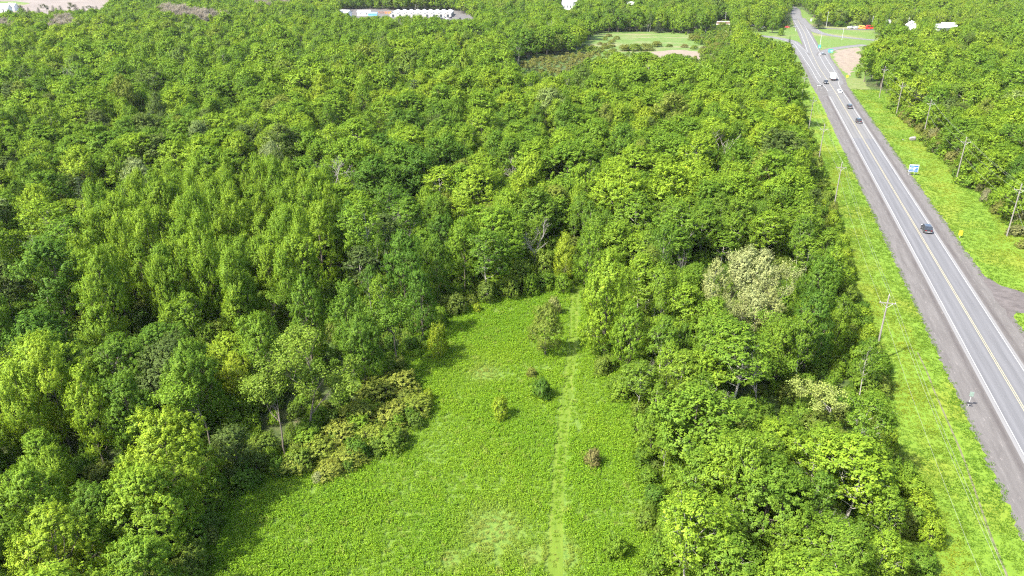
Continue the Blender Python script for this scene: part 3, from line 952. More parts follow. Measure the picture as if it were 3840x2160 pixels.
ptop('maple', 470, 868, 15, 9.5, tmix(T_MID, T_DEEP, .3), None, 1)
ptop('thin', 500, 960, 12, 8.5, T_MID, 'sparse tree with grey limbs showing behind the bright maple', 1)
ptop('thin', 745, 872, 15, 10, tmix(T_MID, T_OLIVE, .3), 'large thin-crowned tree with lilac-grey branches above the olive thicket', 2)
ptop('thin', 690, 960, 12, 8.5, tmix(T_MID, T_OLIVE, .3), 'thin-leaved tree with grey twigs left of the olive thicket', 1)
ptop('maple', 590, 895, 10, 6, T_YEL, 'small yellow-green tree amid darker trees left of the clearing', 1)
ptop('maple', 305, 955, 13, 8.5, tmix(T_MID, T_DEEP, .5), None, 2)
ptop('maple', 760, 705, 16, 8.5, tmix(T_DEEP, T_MID, .5), None, 4)
ptop('maple', 640, 800, 14, 9, T_MID, None, 0)
ptop('upright', 870, 720, 16, 8, tmix(T_DEEP, T_MID, .4), None, 0)
ptop('thin', 985, 735, 14, 9, tmix(T_DEEP, T_MID, .4), 'half-bare dark tree with grey twigs at the clearing rim', 1)
ptop('maple', 905, 800, 13, 8, tmix(T_MID, T_DEEP, .6), None, 1)
ptop('maple', 1010, 592, 17, 9.5, (0.078, 0.158, 0.018), 'tall deep emerald tree overlooking the head of the clearing', 1)
ptop('maple', 1055, 690, 13, 7.5, (0.078, 0.155, 0.018), None, 3)
ptop('maple', 1165, 558, 15, 9.0, T_MID, 'layered mid-green maple behind the head of the clearing', 0)
ptop('maple', 1095, 600, 14, 7, tmix(T_MID, T_DEEP, .5), None, 2)
ptop('dead', 1345, 552, 13, 8, T_MID, 'leafless tree with fanned branches behind the clearing head', 0)
ptop('dead', 1270, 560, 13, 5, T_MID, 'bare grey pole-like tree left of the fanned leafless tree', 3)
ptop('aspen', 1240, 600, 11, 6, tmix(T_OLIVE, T_MID, .4), None, 0)
ptop('shrub', 1310, 660, 6, 7.5, tmix(T_MID, T_OLIVE, .3), None, 1)
ptop('shrub', 1370, 640, 6, 6.5, tmix(T_MID, T_OLIVE, .4), None, 0)
ptop('upright', 1423, 592, 12, 5.5, T_YEL, 'pale yellow-green upright tree at the head of the mown track', 0)
ptop('maple', 1488, 578, 15, 8, T_MID, None, 3)
# wood between the clearing and the road
ptop('maple', 1535, 648, 19, 11, tmix(T_BRIGHT, T_MID, .2), 'tall layered maple standing beside the mown track', 1)
ptop('maple', 1590, 770, 13, 8, T_MID, None, 4)
ptop('aspen', 1885, 632, 17, 7.0, T_CREAM, 'tallest cream-coloured blossoming tree between clearing and road', 1)
for k, (u, v, h, w, t) in enumerate([(1805, 662, 16, 5.2, 0.35), (1845, 645, 16.5, 5.5, 0.1), (1928, 640, 16.5, 6.0, 0.0), (1968, 655, 15.5, 5.2, 0.25), (1900, 728, 13, 6.0, 0.15), (1858, 745, 12.5, 5.0, 0.45), (1945, 735, 13, 5.0, 0.5)]):
    ptop('thin' if k in (1, 3, 5) else 'aspen', u, v, h, w * 1.15, tmix(T_CREAM, T_OLIVE, t), None, k)
ptop('maple', 2075, 655, 15, 9, tmix(T_DEEP, T_MID, .3), None, 0)
ptop('maple', 2055, 745, 14, 9, T_DEEP, 'dense dark green tree right of the cream blossoming trees', 3)
ptop('thin', 2112, 965, 8, 8, tmix(T_CREAM, T_YEL, .5), 'pale straw-yellow sparse tree near the roadside wires', 0)
ptop('dead', 1920, 895, 9, 6, T_MID, 'tangle of bare pale branches among right-hand trees', 1)
ptop('dead', 1965, 1235, 9, 5, T_MID, None, 0)
ptop('dead', 2100, 1280, 8, 5, T_MID, None, 1)
ptop('dead', 1640, 905, 5, 2, T_MID, 'short bare pale snag at the clearing rim below the tall maple', 3)
ptop('dead', 1800, 960, 9, 4, T_MID, None, 2)
ptop('dead', 1715, 630, 12, 3.5, T_MID, None, 3)
ptop('aspen', 1640, 625, 15, 5, tmix(T_OLIVE, T_MID, .5), 'slender pale-trunked tree right of the tall layered maple', 1)
# farther landmarks
ptop('maple', 340, 410, 15, 13, T_SILV, 'large silvery grey-green willow-like tree in the left wood', 3)
ptop('maple', 680, 365, 15, 9, T_SILV, 'silvery pale tree standing amid green canopy, left of centre', 2)
ptop('dead', 170, 165, 15, 10, T_MID, 'large pale dead tree in the far left wood', 1)
ptop('dead', 195, 515, 13, 5, T_MID, None, 2)
ptop('dead', 75, 590, 12, 5, T_MID, None, 3)
ptop('conifer', 195, 445, 14, 8, T_CON, 'dark brownish conifer beside the silvery willow-like tree', 0)
ptop('conifer', 375, 285, 14, 7, T_CON, None, 1)
pbase('conifer', 1979, 66, 15, 10, T_CON, 'tall dark spruce on the left where the road crests', 1)
pbase('conifer', 1968, 62, 14, 9, T_CON, None, 0)
pbase('conifer', 2058, 72, 13, 12, T_CON, 'wide dark spruce right of the distant road junction', 0)
pbase('conifer', 2184, 67, 10, 6, T_CON, None, 1)
pbase('conifer', 2196, 67, 11, 6, T_CON, None, 0)
pbase('conifer', 1985, 112, 6, 3, T_CON, 'small pointed conifer beside the left slip road', 0)
pbase('dead', 1472, 91, 11.5, 7, T_MID, 'pale bare forked tree left of the distant green field', 0)
pbase('maple', 1872, 89, 10.5, 14, T_YEL, 'round yellow-green tree by the end of the left slip road', 0)
pbase('maple', 1847, 86, 9.5, 8, T_MID, None, 1)
pbase('maple', 1907, 80, 11, 9, T_MID, None, 4)
pbase('maple', 1942, 83, 12.5, 12, tmix(T_MID, T_DEEP, .4), 'broad green tree above the left slip road', 2)
pbase('shrub', 1964, 90, 5.5, 6, T_MID, 'single bush on the grass left of the distant road', 0)
pbase('shrub', 2150, 66, 4.5, 14, tmix(T_MID, T_CREAM, .4), 'pale flowering hedge behind the far parked row', 1)
pbase('shrub', 2110, 67, 4.5, 14, T_DEEP, 'dark clipped hedge left of the far parked row', 2)
ptop('maple', 1990, 200, 14, 8, T_DEEP, None, 2)
ptop('thin', 2015, 205, 13, 6, tmix(T_DEEP, T_OLIVE, .5), 'dark half-bare tree beside the left roadside pole', 1)
# dark row before the ploughed field
for k, (u, v, h, w) in enumerate([(92, 60, 11, 6), (112, 62, 9, 6), (150, 62, 9, 7), (178, 60, 12, 7), (205, 58, 10, 7), (232, 58, 10, 8), (262, 58, 13, 8), (290, 56, 11, 8), (318, 56, 9, 7), (345, 54, 9, 7), (366, 50, 8, 6)]):
    x, y, _ = W(u, v)
    plant('conifer' if k % 3 else 'thin', x, y, h, w * 1.2, (0.075, 0.088, 0.035), None, k)
# bushes on the distant field
for k, (u, v, h, w, t) in enumerate([(2284, 138, 3.5, 5, T_RUST), (2313, 147, 3.5, 5, T_OLIVE), (2345, 190, 6, 9, T_OLIVE), (2378, 191, 7, 9, T_MID), (2420, 188, 6.5, 11, tmix(T_RUST, T_MID, .5)), (2463, 176, 6, 7, T_OLIVE), (2511, 176, 3, 4.5, T_DEEP),
                                       (2606, 152, 6, 8, T_OLIVE), (2653, 168, 6, 7, T_MID), (2568, 178, 3.5, 5, T_RUST), (2603, 184, 4, 5, T_MID), (2637, 192, 5, 5, tmix(T_OLIVE, T_TWIG, .5)), (2250, 168, 3, 4, T_RUST)]):
    x, y, _ = W(u, v)
    plant('shrub', x, y, h * 0.62, w * 1.35, tmix(t, T_OLIVE, 0.4), percent_label('bush on the distant green field', x, y, h / 2), k)

for k in range(34):
    if k < 22: u, v = rs_.uniform(2585, 2730), rs_.uniform(138, 205)
    else: u, v = rs_.uniform(2215, 2300), rs_.uniform(150, 205)
    x, y, _ = W(u, v)
    plant('shrub', x, y, rs_.uniform(1.2, 3.0) * (1.4 if k < 22 else 0.8), rs_.uniform(4.0, 8.5), tmix(tmix(T_OLIVE, T_RUST, rs_.uniform(0, 0.5)), T_BRIGHT, rs_.uniform(0, 0.7)))
# ------------------------------------------------------------------ trees of the wood
def tree_samples(x, y, h, r):
    """Outline points of many trees as pixel arrays."""
    out = []
    for dx, fz in ((0, 0.99), (-0.7, 0.72), (0.7, 0.72), (-0.85, 0.45), (0.85, 0.45), (0, 0.3), (0, 0.0)):
        u, v, zc = project(x + dx * r, y, fz * h)
        out.append((u, v))
    return out

def lattice(x0, x1, y0, y1, s, rg, jit=0.36):
    ny = int((y1 - y0) / (s * 0.866))
    nx = int((x1 - x0) / s)
    X, Y = np.meshgrid(np.arange(nx), np.arange(ny))
    X = X + 0.5 * (Y % 2)
    X = x0 + X * s + rg.uniform(-jit, jit, X.shape) * s
    Y = y0 + Y * s * 0.866 + rg.uniform(-jit, jit, Y.shape) * s
    return X.ravel(), Y.ravel()

ROADW = [W(*p) for p in [(3046, 335), (3000, 385), (3010, 258), (2975, 199), (2944, 160), (2810, 142), (2810, 118), (2945, 125), (2960, 90), (2958, 45), (2960, 20), (3010, 30), (3090, 100), (3310, 140), (3310, 160), (3250, 178), (3232, 235), (3186, 290), (3260, 390)]]
KEEP = [(2830, 130), (2865, 135), (2900, 140), (2930, 146), (2955, 152), (2975, 165), (2990, 182), (3417, 98), (3417, 106), (3522, 110), (3552, 110), (3345, 90), (2128, 24), (2150, 14), (2363, 24), (12, 38), (52, 32), (1293, 50), (1366, 50), (1399, 52), (1440, 46),
        (1480, 52), (1510, 52), (1540, 52), (1570, 52), (1600, 52), (1630, 54), (1660, 56), (1690, 60), (1720, 68), (1750, 70), (2690, 88), (2712, 88), (2735, 88), (2700, 100), (2720, 100), (2810, 90), (2861, 102), (2948, 98), (2968, 100), (3100, 104), (3130, 104), (3190, 104),
        (3214, 104), (3241, 104), (3259, 104), (3276, 150), (3240, 168), (3400, 100), (2980, 40), (2975, 60), (2984, 30), (2460, 200), (2400, 200), (2340, 200), (60, 20), (150, 12), (250, 16), (340, 14), (2240, 188), (2600, 205), (2690, 1010), (2750, 1000), (2810, 1000), (2870, 1000), (2930, 1010), (2790, 1080), (2860, 1090), (2830, 1160), (2290, 1060), (2290, 1180), (2320, 1280), (2110, 890), (600, 1640), (520, 1750), (560, 1900), (3404, 95), (3430, 100), (3535, 112), (3148, 1480)]
def blocked(x, y, h, r, extra=()):
    bad = np.zeros(x.shape, bool)
    uc, vc, zc_ = project(x, y, 0.56 * h)
    for ku, kv in KEEP:
        bad |= ((ku - uc) / (1.2 * r * FPX / zc_)) ** 2 + ((kv - vc) / (0.5 * h * FPX * CP / zc_)) ** 2 < 1.0
    for u, v in tree_samples(x, y, h, r):
        for P in OPEN_HARD + list(extra):
            bad |= inpoly(u, v, P)
    s, d = Rinv(x, y)
    bad |= (s < 420) & (d > -18.0 - 0.8 * r) & (d < 19.5 + 0.6 * r)
    bad |= inpoly(x, y, ROADW)
    return bad

rg = np.random.default_rng(77)
X, Y = lattice(-900, 1000, -30, 1300, 8.3, rg, 0.42)
X, Y = X[Y < 330], Y[Y < 330]
Xf, Yf = lattice(-900, 1000, 330, 1300, 7.2, rg, 0.42)
X, Y = np.concatenate([X, Xf]), np.concatenate([Y, Yf])
s_, d_ = Rinv(X, Y)
far_from = ~((d_ < 0) & (Y < 175) & (X > 5))
X, Y = X[far_from], Y[far_from]
Xr, Yr = lattice(5, 120, 20, 175, 5.1, rg, 0.45)
s_, d_ = Rinv(Xr, Yr)
X, Y = np.concatenate([X, Xr[d_ < 0]]), np.concatenate([Y, Yr[d_ < 0]])
inview = np.abs(X) < (np.maximum(Y, 0) * CP + 30) * 0.72 + 60
X, Y = X[inview], Y[inview]
n = len(X)
hn = vnoise(X, Y, 55, 1) * 0.6 + vnoise(X, Y, 22, 2) * 0.4
Hh = 9.6 + 6.5 * hn + rg.normal(0, 2.2, n)
s_, d_ = Rinv(X, Y)
right_wood = (d_ < 0) & (Y < 160) & (X > 5)
Hh[right_wood] -= 1.5
beyond = d_ > 0
Hh[beyond] -= 1.0
Hh = np.clip(Hh, 6.5, 18)
Ww = np.clip(Hh * 0.86 * rg.uniform(0.6, 1.6, n), 5.0, 19)
Ww[(Y < 165)] *= 0.85
Ww[Y > 330] *= 0.84
BRUSH2_PX = [(2590, 122), (2690, 124), (2740, 135), (2720, 190), (2640, 235), (2585, 215)]
THICKET_PX = d2s([(690, 1205), (700, 1110), (800, 1030), (890, 945), (1000, 925), (1105, 975), (1095, 1065), (960, 1165), (850, 1215)])
ok = ~blocked(X, Y, Hh, Ww / 2, [BRUSH_PX, BRUSH2_PX, THICKET_PX])
ok &= vnoise(X, Y, 15, 14) > 0.13
# a close stand of tall upright trees left of the clearing head
STAND_PX = d2s([(180, 560), (330, 475), (560, 440), (840, 470), (850, 640), (745, 720), (560, 780), (330, 790), (190, 700)])
us_, vs0, _ = project(X, Y, Hh * 0.6)
ok &= ~inpoly(us_, vs0, STAND_PX)
sxx, syy = lattice(-120, 0, 90, 290, 5.6, rg, 0.48)
sh_ = 14.0 + rg.normal(0, 2.2, len(sxx))
us_, vs0, _ = project(sxx, syy, sh_ * 0.6)
q = inpoly(us_, vs0, STAND_PX)
sxx, syy, sh_ = sxx[q], syy[q], sh_[q]
STAND_N = len(sxx)
TX = np.array(TREES)
def clear_of(x, y, k=0.75):
    m = np.ones(len(x), bool)
    for tx, ty, tr in TX:
        m &= np.hypot(x - tx, y - ty) > k * tr + 2.2
    return m
small_t = TX[:, 2] > 2.6
TXall = TX
TX = TX[small_t]
ok &= clear_of(X, Y)
X, Y, Hh, Ww = X[ok], Y[ok], Hh[ok], Ww[ok]
big = rg.uniform(0, 1, len(X)) < 0.07
Hh[big] *= 1.2
Ww[big] *= 1.25
q = clear_of(sxx, syy, 0.6)
sxx, syy, sh_ = sxx[q], syy[q], sh_[q]
STAND_N = len(sxx)
X, Y, Hh, Ww = np.concatenate([X, sxx]), np.concatenate([Y, syy]), np.concatenate([Hh, sh_]), np.concatenate([Ww, rg.uniform(5.8, 9.6, STAND_N)])
n = len(X)
print('wood trees', n)

tn = vnoise(X, Y, 40, 5)
tn2 = vnoise(X, Y, 75, 6)
tn3 = vnoise(X, Y, 60, 8)
tn4 = vnoise(X, Y, 110, 9)
s_, d_ = Rinv(X, Y)
kinds = []
tints = np.zeros((n, 3))
for i in range(n):
    q = rg.uniform()
    rw = (d_[i] < 0) and Y[i] < 165 and X[i] > 5
    if rw:
        k = 'aspen' if q < 0.64 else 'upright' if q < 0.84 else 'maple' if q < 0.95 else 'thin' if q < 0.985 else 'dead'
    elif d_[i] > 0:
        k = 'upright' if q < 0.4 else 'maple' if q < 0.88 else 'aspen' if q < 0.93 else 'thin' if q < 0.993 else 'dead'
    else:
        up = 0.12 + 0.5 * (tn2[i] > 0.56)
        asp = 0.06 + 0.42 * (tn3[i] > 0.62)
        k = 'upright' if q < up else 'aspen' if q < min(up + asp, 0.92) else 'maple' if q < 0.955 else 'thin' if q < 0.982 else 'dead' if q < 0.989 else 'conifer'
    kinds.append(k)
    z = tn[i] * 0.30 + tn4[i] * 0.28 + rg.uniform() * 0.42
    z = 0.5 + (z - 0.5) * 1.5 - 0.02
    if z < 0.36: t = tmix(T_DEEP, T_MID, max(0, z) / 0.36)
    elif z < 0.64: t = tmix(T_MID, T_BRIGHT, (z - 0.36) / 0.28)
    else: t = tmix(T_BRIGHT, T_YEL, min(1, (z - 0.64) / 0.3))
    if rg.uniform() < 0.03: t = tmix(t, T_OLIVE, 0.7)
    if rg.uniform() < 0.007: t = tmix(t, T_SILV, 0.7)
    if rg.uniform() < 0.05: t = tmix(t, (0.075, 0.105, 0.03), 0.8)
    if Y[i] > 300: t = tmix(t, tmix(T_MID, T_DEEP, 0.15), 0.32)
    if rw: t = tmix(tmix(T_DEEP, T_BRIGHT, 0.15 + 0.75 * rg.uniform()), t, 0.15)
    if k == 'conifer': t = T_CON
    tints[i] = t
kinds = np.array(kinds)
for i in range(n - STAND_N, n):
    kinds[i] = 'upright' if rg.uniform() < 0.82 else 'maple'
    tints[i] = tmix(T_BRIGHT, T_MID, rg.uniform(-0.1, 1.1))
ub, vb, _ = project(X, Y, Hh * 0.7)
for P in ([(590, 36), (700, 30), (835, 56), (830, 84), (700, 72), (610, 62)], [(-20, 84), (80, 84), (75, 102), (-20, 106)], [(180, 100), (235, 66), (270, 75), (215, 120)], [(940, 6), (1080, 2), (1100, 22), (960, 28)]) :
    q = inpoly(ub, vb, P) & (rg.uniform(0, 1, n) < 0.9)
    kinds[q] = 'thin'
    tints[q] = T_TWIG
q = inpoly(ub, vb, [(80, 0), (200, 2), (390, 10), (390, 46), (200, 52), (80, 50)]) & (rg.uniform(0, 1, n) < 0.6)
kinds[q] = 'conifer'
tints[q] = (0.07, 0.09, 0.03)

# the three hundred that show largest become things of their own, the rest one mass
u, v, zc = project(X, Y, Hh * 0.6)
vis = (u > -40) & (u < PW + 40) & (v > -20) & (v < PH + 60)
order = np.argsort(np.where(vis, zc, 1e9))
taken = np.zeros(n, bool)
count = {}
limits = {'maple': 235, 'upright': 270, 'aspen': 280, 'thin': 20, 'dead': 20, 'conifer': 8}
total = 0
for i in order:
    if not vis[i] or zc[i] > 330: break
    k = kinds[i]
    if count.get(k, 0) >= limits[k]: continue
    count[k] = count.get(k, 0) + 1
    taken[i] = True
for i in np.nonzero(taken)[0]:
    plant(kinds[i], X[i], Y[i], Hh[i], Ww[i] * {'maple': 1.08, 'upright': 0.92, 'aspen': 0.78, 'thin': 0.9, 'dead': 0.75, 'conifer': 0.65}[kinds[i]], tints[i])
print('single trees', count, len(TREES))

# ------------------------------------------------------------------ masses (instanced)
def proto_collection(name, items):
    c = bpy.data.collections.new(name)
    for i, me in enumerate(items):
        o = bpy.data.objects.new(f'{name}_{i:02d}', me)
        c.objects.link(o)
    return c

def scatter(name, coll, P, rot, scl, tint, idx, label, cat):
    me = bpy.data.meshes.new(name)
    P = np.asarray(P, np.float32)
    me.vertices.add(len(P))
    me.vertices.foreach_set('co', P.ravel())
    def at(nm, ty, val, key):
        a = me.attributes.new(nm, ty, 'POINT')
        a.data.foreach_set(key, np.ascontiguousarray(val).ravel())
    at('inst_rot', 'FLOAT_VECTOR', np.asarray(rot, np.float32), 'vector')
    at('inst_scale', 'FLOAT_VECTOR', np.asarray(scl, np.float32), 'vector')
    tc = np.ones((len(P), 4), np.float32); tc[:, :3] = tint
    at('tint', 'FLOAT_COLOR', tc, 'color')
    at('inst_idx', 'INT', np.asarray(idx, np.int32), 'value')
    me.update()
    o = link(name, me)
    tag(o, label, cat, None, 'stuff')
    ng = bpy.data.node_groups.new(name, 'GeometryNodeTree')
    ng.interface.new_socket('Geometry', in_out='INPUT', socket_type='NodeSocketGeometry')
    ng.interface.new_socket('Geometry', in_out='OUTPUT', socket_type='NodeSocketGeometry')
    gi, go = ng.nodes.new('NodeGroupInput'), ng.nodes.new('NodeGroupOutput')
    ip = ng.nodes.new('GeometryNodeInstanceOnPoints')
    ci = ng.nodes.new('GeometryNodeCollectionInfo')
    ci.inputs['Collection'].default_value = coll
    ci.inputs['Separate Children'].default_value = True
    ci.inputs['Reset Children'].default_value = True
    def na(nm, ty):
        q = ng.nodes.new('GeometryNodeInputNamedAttribute')
        q.data_type = ty
        q.inputs['Name'].default_value = nm
        return q.outputs['Attribute']
    L = ng.links.new
    L(gi.outputs[0], ip.inputs['Points'])
    L(ci.outputs[0], ip.inputs['Instance'])
    ip.inputs['Pick Instance'].default_value = True
    L(na('inst_idx', 'INT'), ip.inputs['Instance Index'])
    L(na('inst_rot', 'FLOAT_VECTOR'), ip.inputs['Rotation'])
    L(na('inst_scale', 'FLOAT_VECTOR'), ip.inputs['Scale'])
    L(ip.outputs[0], go.inputs[0])
    md = o.modifiers.new('scatter', 'NODES')
    md.node_group = ng
    return o

# prototypes of the mass: trunk and crown joined per tree, two material slots
def joined(tr, cr):
    bm = bmesh.new()
    me = bpy.data.meshes.new('tree')
    a = cr if cr is not None else None
    vs, fs, mi, lv = [], [], [], []
    def grab(m, k, off):
        co = np.empty(len(m.vertices) * 3, np.float32); m.vertices.foreach_get('co', co)
        li = np.empty(len(m.loops), np.int32); m.loops.foreach_get('vertex_index', li)
        vs.append(co.reshape(-1, 3)); fs.append(li.reshape(-1, 4) + off); mi.append(np.full(len(m.polygons), k, np.int32))
        if 'leafvar' in m.attributes:
            q = np.empty(len(m.polygons), np.float32); m.attributes['leafvar'].data.foreach_get('value', q)
        else:
            q = np.full(len(m.polygons), 0.5, np.float32)
        lv.append(q)
        return off + len(m.vertices)
    bm.free()
    off = grab(tr, 0, 0)
    if cr is not None:
        grab(cr, 1, off)
    me = mesh_np('tree', np.concatenate(vs), np.concatenate(fs), tr.materials[0], fvar=np.concatenate(lv))
    if cr is not None:
        me.materials.append(cr.materials[0])
    me.polygons.foreach_set('material_index', np.concatenate(mi))
    return me

mass_sets = {'maple': 'maple_far', 'upright': 'upright_far', 'aspen': 'aspen', 'thin': 'thin', 'dead': 'dead', 'conifer': 'conifer'}
items, slot = [], {}
for k, pn in list(mass_sets.items()) + [('maple_n', 'maple'), ('upright_n', 'upright')]:
    slot[k] = (len(items), len(PROTO[pn]))
    for tr, cr in PROTO[pn]:
        items.append(joined(tr, cr))
wood_coll = proto_collection('wood', items)
rest = ~taken
fx, fy, fh, fw, fk, ft = X[rest], Y[rest], Hh[rest], Ww[rest], kinds[rest], tints[rest]
idx = np.zeros(len(fx), int)
scl = np.zeros((len(fx), 3))
for i in range(len(fx)):
    k = fk[i]
    kk = k + '_n' if k in ('maple', 'upright') and math.hypot(fx[i], fy[i]) < 330 else k
    b, m = slot[kk]
    idx[i] = b + rg.integers(m)
    sx = fw[i] * {'maple': 1.08, 'upright': 0.92, 'aspen': 0.78, 'thin': 0.9, 'dead': 0.75, 'conifer': 0.65}[k] / (2 * BASER[k])
    scl[i] = (sx, sx, fh[i] / BASEH[k])
rot = np.zeros((len(fx), 3)); rot[:, 2] = rg.uniform(0, 6.28, len(fx))
scatter('distant_wood', wood_coll, np.stack([fx, fy, np.zeros_like(fx)], 1), rot, scl, ft, idx, 'spring-green wood stretching away to the top of the photo', 'wood')

# undergrowth: low bushes under the trees and where trees stand back from an opening
sx_, sy_ = [], []
X2, Y2 = lattice(-260, 330, 20, 330, 2.9, rg)
X3, Y3 = lattice(-420, 700, 330, 760, 5.0, rg)
X2, Y2 = np.concatenate([X2, X3]), np.concatenate([Y2, Y3])
iv = np.abs(X2) < (Y2 * CP + 30) * 0.72 + 15
X2, Y2 = X2[iv], Y2[iv]
H2 = rg.uniform(1.2, 3.4, len(X2)) * (0.7 + 0.6 * vnoise(X2, Y2, 18, 9))
W2 = H2 * rg.uniform(1.1, 1.9, len(X2))
bad = np.zeros(len(X2), bool)
for u_, v_ in tree_samples(X2, Y2, H2 * 0.8, W2 / 4):
    for P in (CLEAR_PX, ROAD_PX, MEADOW_PX, LOT_PX):
        bad |= inpoly(u_, v_, P)
s2, d2 = Rinv(X2, Y2)
bad |= (s2 < 420) & (d2 > -17.5) & (d2 < 18.5)
# in the far wood only where no tree stands close
far = Y2 > 330
if far.any():
    cell = {}
    for a, b in zip(X, Y):
        cell.setdefault((int(a // 8), int(b // 8)), []).append((a, b))
    for j in np.nonzero(far)[0]:
        cx, cyy = int(X2[j] // 8), int(Y2[j] // 8)
        near = any((a - X2[j]) ** 2 + (b - Y2[j]) ** 2 < 36 for p in (-1, 0, 1) for q in (-1, 0, 1) for a, b in cell.get((cx + p, cyy + q), ()))
        bad[j] |= near
X2, Y2, H2, W2 = X2[~bad], Y2[~bad], H2[~bad], W2[~bad]
us, vs_, _ = project(X2, Y2, 0)
in_brush = inpoly(us, vs_, BRUSH_PX)
m2 = len(X2)
t2 = np.array([tmix(tmix(T_DEEP, T_MID, rg.uniform()), T_OLIVE if rg.uniform() < 0.5 else T_BRIGHT, rg.uniform(0, 0.7)) for _ in range(m2)])
t2[in_brush] = [tmix(T_OLIVE, T_RUST, rg.uniform(0, 0.6)) for _ in range(int(in_brush.sum()))]
H2[in_brush] *= 0.8
sh_items = [joined(*p) for p in PROTO['shrub_far'] + PROTO['shrub'][:1]]
i2 = np.where(Y2 < 200, 2, rg.integers(0, 2, m2))
r2 = np.zeros((m2, 3)); r2[:, 2] = rg.uniform(0, 6.28, m2)
k2 = np.stack([W2 / 4.8, W2 / 4.8, H2 / 3.0], 1)
scatter('undergrowth', proto_collection('undergrowth', sh_items), np.stack([X2, Y2, np.zeros(m2)], 1), r2, k2, t2, i2, 'low bushes and undergrowth beneath and along the wood', 'undergrowth')
print('undergrowth', m2)

# meadow weeds and verge grass
def tuft(seed, h, r, stems, per, ls, mat):
    rg_ = np.random.default_rng(seed)
    P, N, Vv = [], [], []
    for i in range(stems):
        a, q = rg_.uniform(0, 6.28), r * math.sqrt(rg_.uniform())
        b = np.array([q * math.cos(a), q * math.sin(a), 0])
        top = h * rg_.uniform(0.6, 1.1)
        ln = rg_.normal(0, 0.12, 2)
        t = rg_.uniform(0.25, 1.0, per)[:, None]
        p = b + np.hstack([ln[0] * t, ln[1] * t, top * t]) + rg_.normal(0, 0.05, (per, 3))
        P.append(p)
        N.append(rg_.normal(0, 0.5, (per, 3)) + np.array([0, 0, 0.8]))
        Vv.append(np.clip(rg_.uniform(0.2, 0.8) + rg_.normal(0, 0.12, per), 0, 1))
    V, F = leaf_quads(np.concatenate(P), np.concatenate(N), ls, rg_, 0.45)
    return mesh_np('tuft', V, F, M[mat], fvar=np.concatenate(Vv))
weeds = proto_collection('weeds', [tuft(900 + i, 0.55, 0.46, 16, 8, 0.078, 'weed') for i in range(4)])
xs = [p[0] for p in CLW]; ys = [p[1] for p in CLW]
wx, wy = lattice(min(xs), max(xs), min(ys), max(ys), 0.56, rg, 0.5)
keep = inpoly(wx, wy, CLW)
dist_t = np.full(len(wx), 99.0)
for q in np.stack([np.interp(np.linspace(0, len(TRK) - 1, 400), np.arange(len(TRK)), TRK[:, k]) for k in (0, 1)], 1):
    dist_t = np.minimum(dist_t, np.hypot(wx - q[0], wy - q[1]))
pale = np.zeros(len(wx))
for (pu, pv, pr) in ((1240, 1340, 3.2), (1405, 1395, 2.0), (1135, 1410, 1.2), (1218, 940, 2.0), (1335, 1400, 1.2)):
    a, b, _ = WD(pu, pv)
    pale = np.maximum(pale, np.exp(-((wx - a) ** 2 + ((wy - b) * 0.8) ** 2) / pr ** 2))

keep &= rg.uniform(0, 1, len(wx)) > pale * 0.3
keep &= ~((np.abs(dist_t - 0.62) < 0.30) & (rg.uniform(0, 1, len(wx)) < 0.85))
keep &= vnoise(wx, wy, 1.6, 21) > 0.10
wx, wy, pale, dist_t = wx[keep], wy[keep], pale[keep], dist_t[keep]
m = len(wx)
sc_ = (0.50 + 0.45 * vnoise(wx, wy, 3.0, 22) + 0.35 * vnoise(wx, wy, 11.0, 24) + rg.normal(0, 0.15, m)) * (1 - 0.45 * pale) * np.where(dist_t < 1.0, np.where(dist_t > 0.42, 0.34, 0.58), 1.0)
sc_ = np.clip(sc_, 0.3, 1.5)
c1 = np.array((0.130, 0.245, 0.013)); c2 = np.array((0.178, 0.282, 0.016)); c3 = np.array((0.24, 0.24, 0.06))
f1 = np.clip(vnoise(wx, wy, 7, 23) * 0.6 + vnoise(wx, wy, 19, 25) * 0.5 - 0.05 + rg.normal(0, 0.15, m), 0, 1)[:, None]
tt = c1 * (1 - f1) + c2 * f1
f3 = np.clip(pale * 0.75 + (rg.uniform(0, 1, m) < 0.03) * 0.45, 0, 1)[:, None]
tt = tt * (1 - f3) + c3 * f3
rr = np.zeros((m, 3)); rr[:, 2] = rg.uniform(0, 6.28, m)
scatter('meadow_weeds', weeds, np.stack([wx, wy, np.full(m, 0.006)], 1), rr, np.stack([sc_, sc_, sc_], 1), tt, rg.integers(0, 4, m), 'knee-high bright green weeds covering the clearing', 'weeds')
print('weeds', m)

grass = proto_collection('grass', [tuft(950 + i, 0.20, 0.55, 16, 4, 0.085, 'weed') for i in range(3)])
gx, gy, gt, gs = [], [], [], []
S, D = [], []
a, b = lattice(-23.5, -8.3, 45, 260, 0.72, rg, 0.5); S.append(b); D.append(a)
a, b = lattice(7.7, 27, 60, 398, 0.88, rg, 0.5); S.append(b); D.append(a)
a, b = lattice(-19, -8.3, 260, 380, 1.2, rg, 0.5); S.append(b); D.append(a)
a, b = lattice(27, 62, 95, 200, 0.95, rg, 0.5); S.append(b); D.append(a)
S, D = np.concatenate(S), np.concatenate(D)
edge = np.abs(np.where(D < 0, D + 8.7, D - 8.0))
P = np.array([R(p, q) for p, q in zip(S, D)])
DRV = DRIVE
ditch = np.zeros(len(S))
for k in range(len(DITCH) - 1):
    for t in np.linspace(0, 1, 14):
        qx, qy = DITCH[k][0] * (1 - t) + DITCH[k + 1][0] * t, DITCH[k][1] * (1 - t) + DITCH[k + 1][1] * t
        ditch = np.maximum(ditch, np.exp(-(np.hypot(P[:, 0] - qx, P[:, 1] - qy) / 0.55) ** 4))
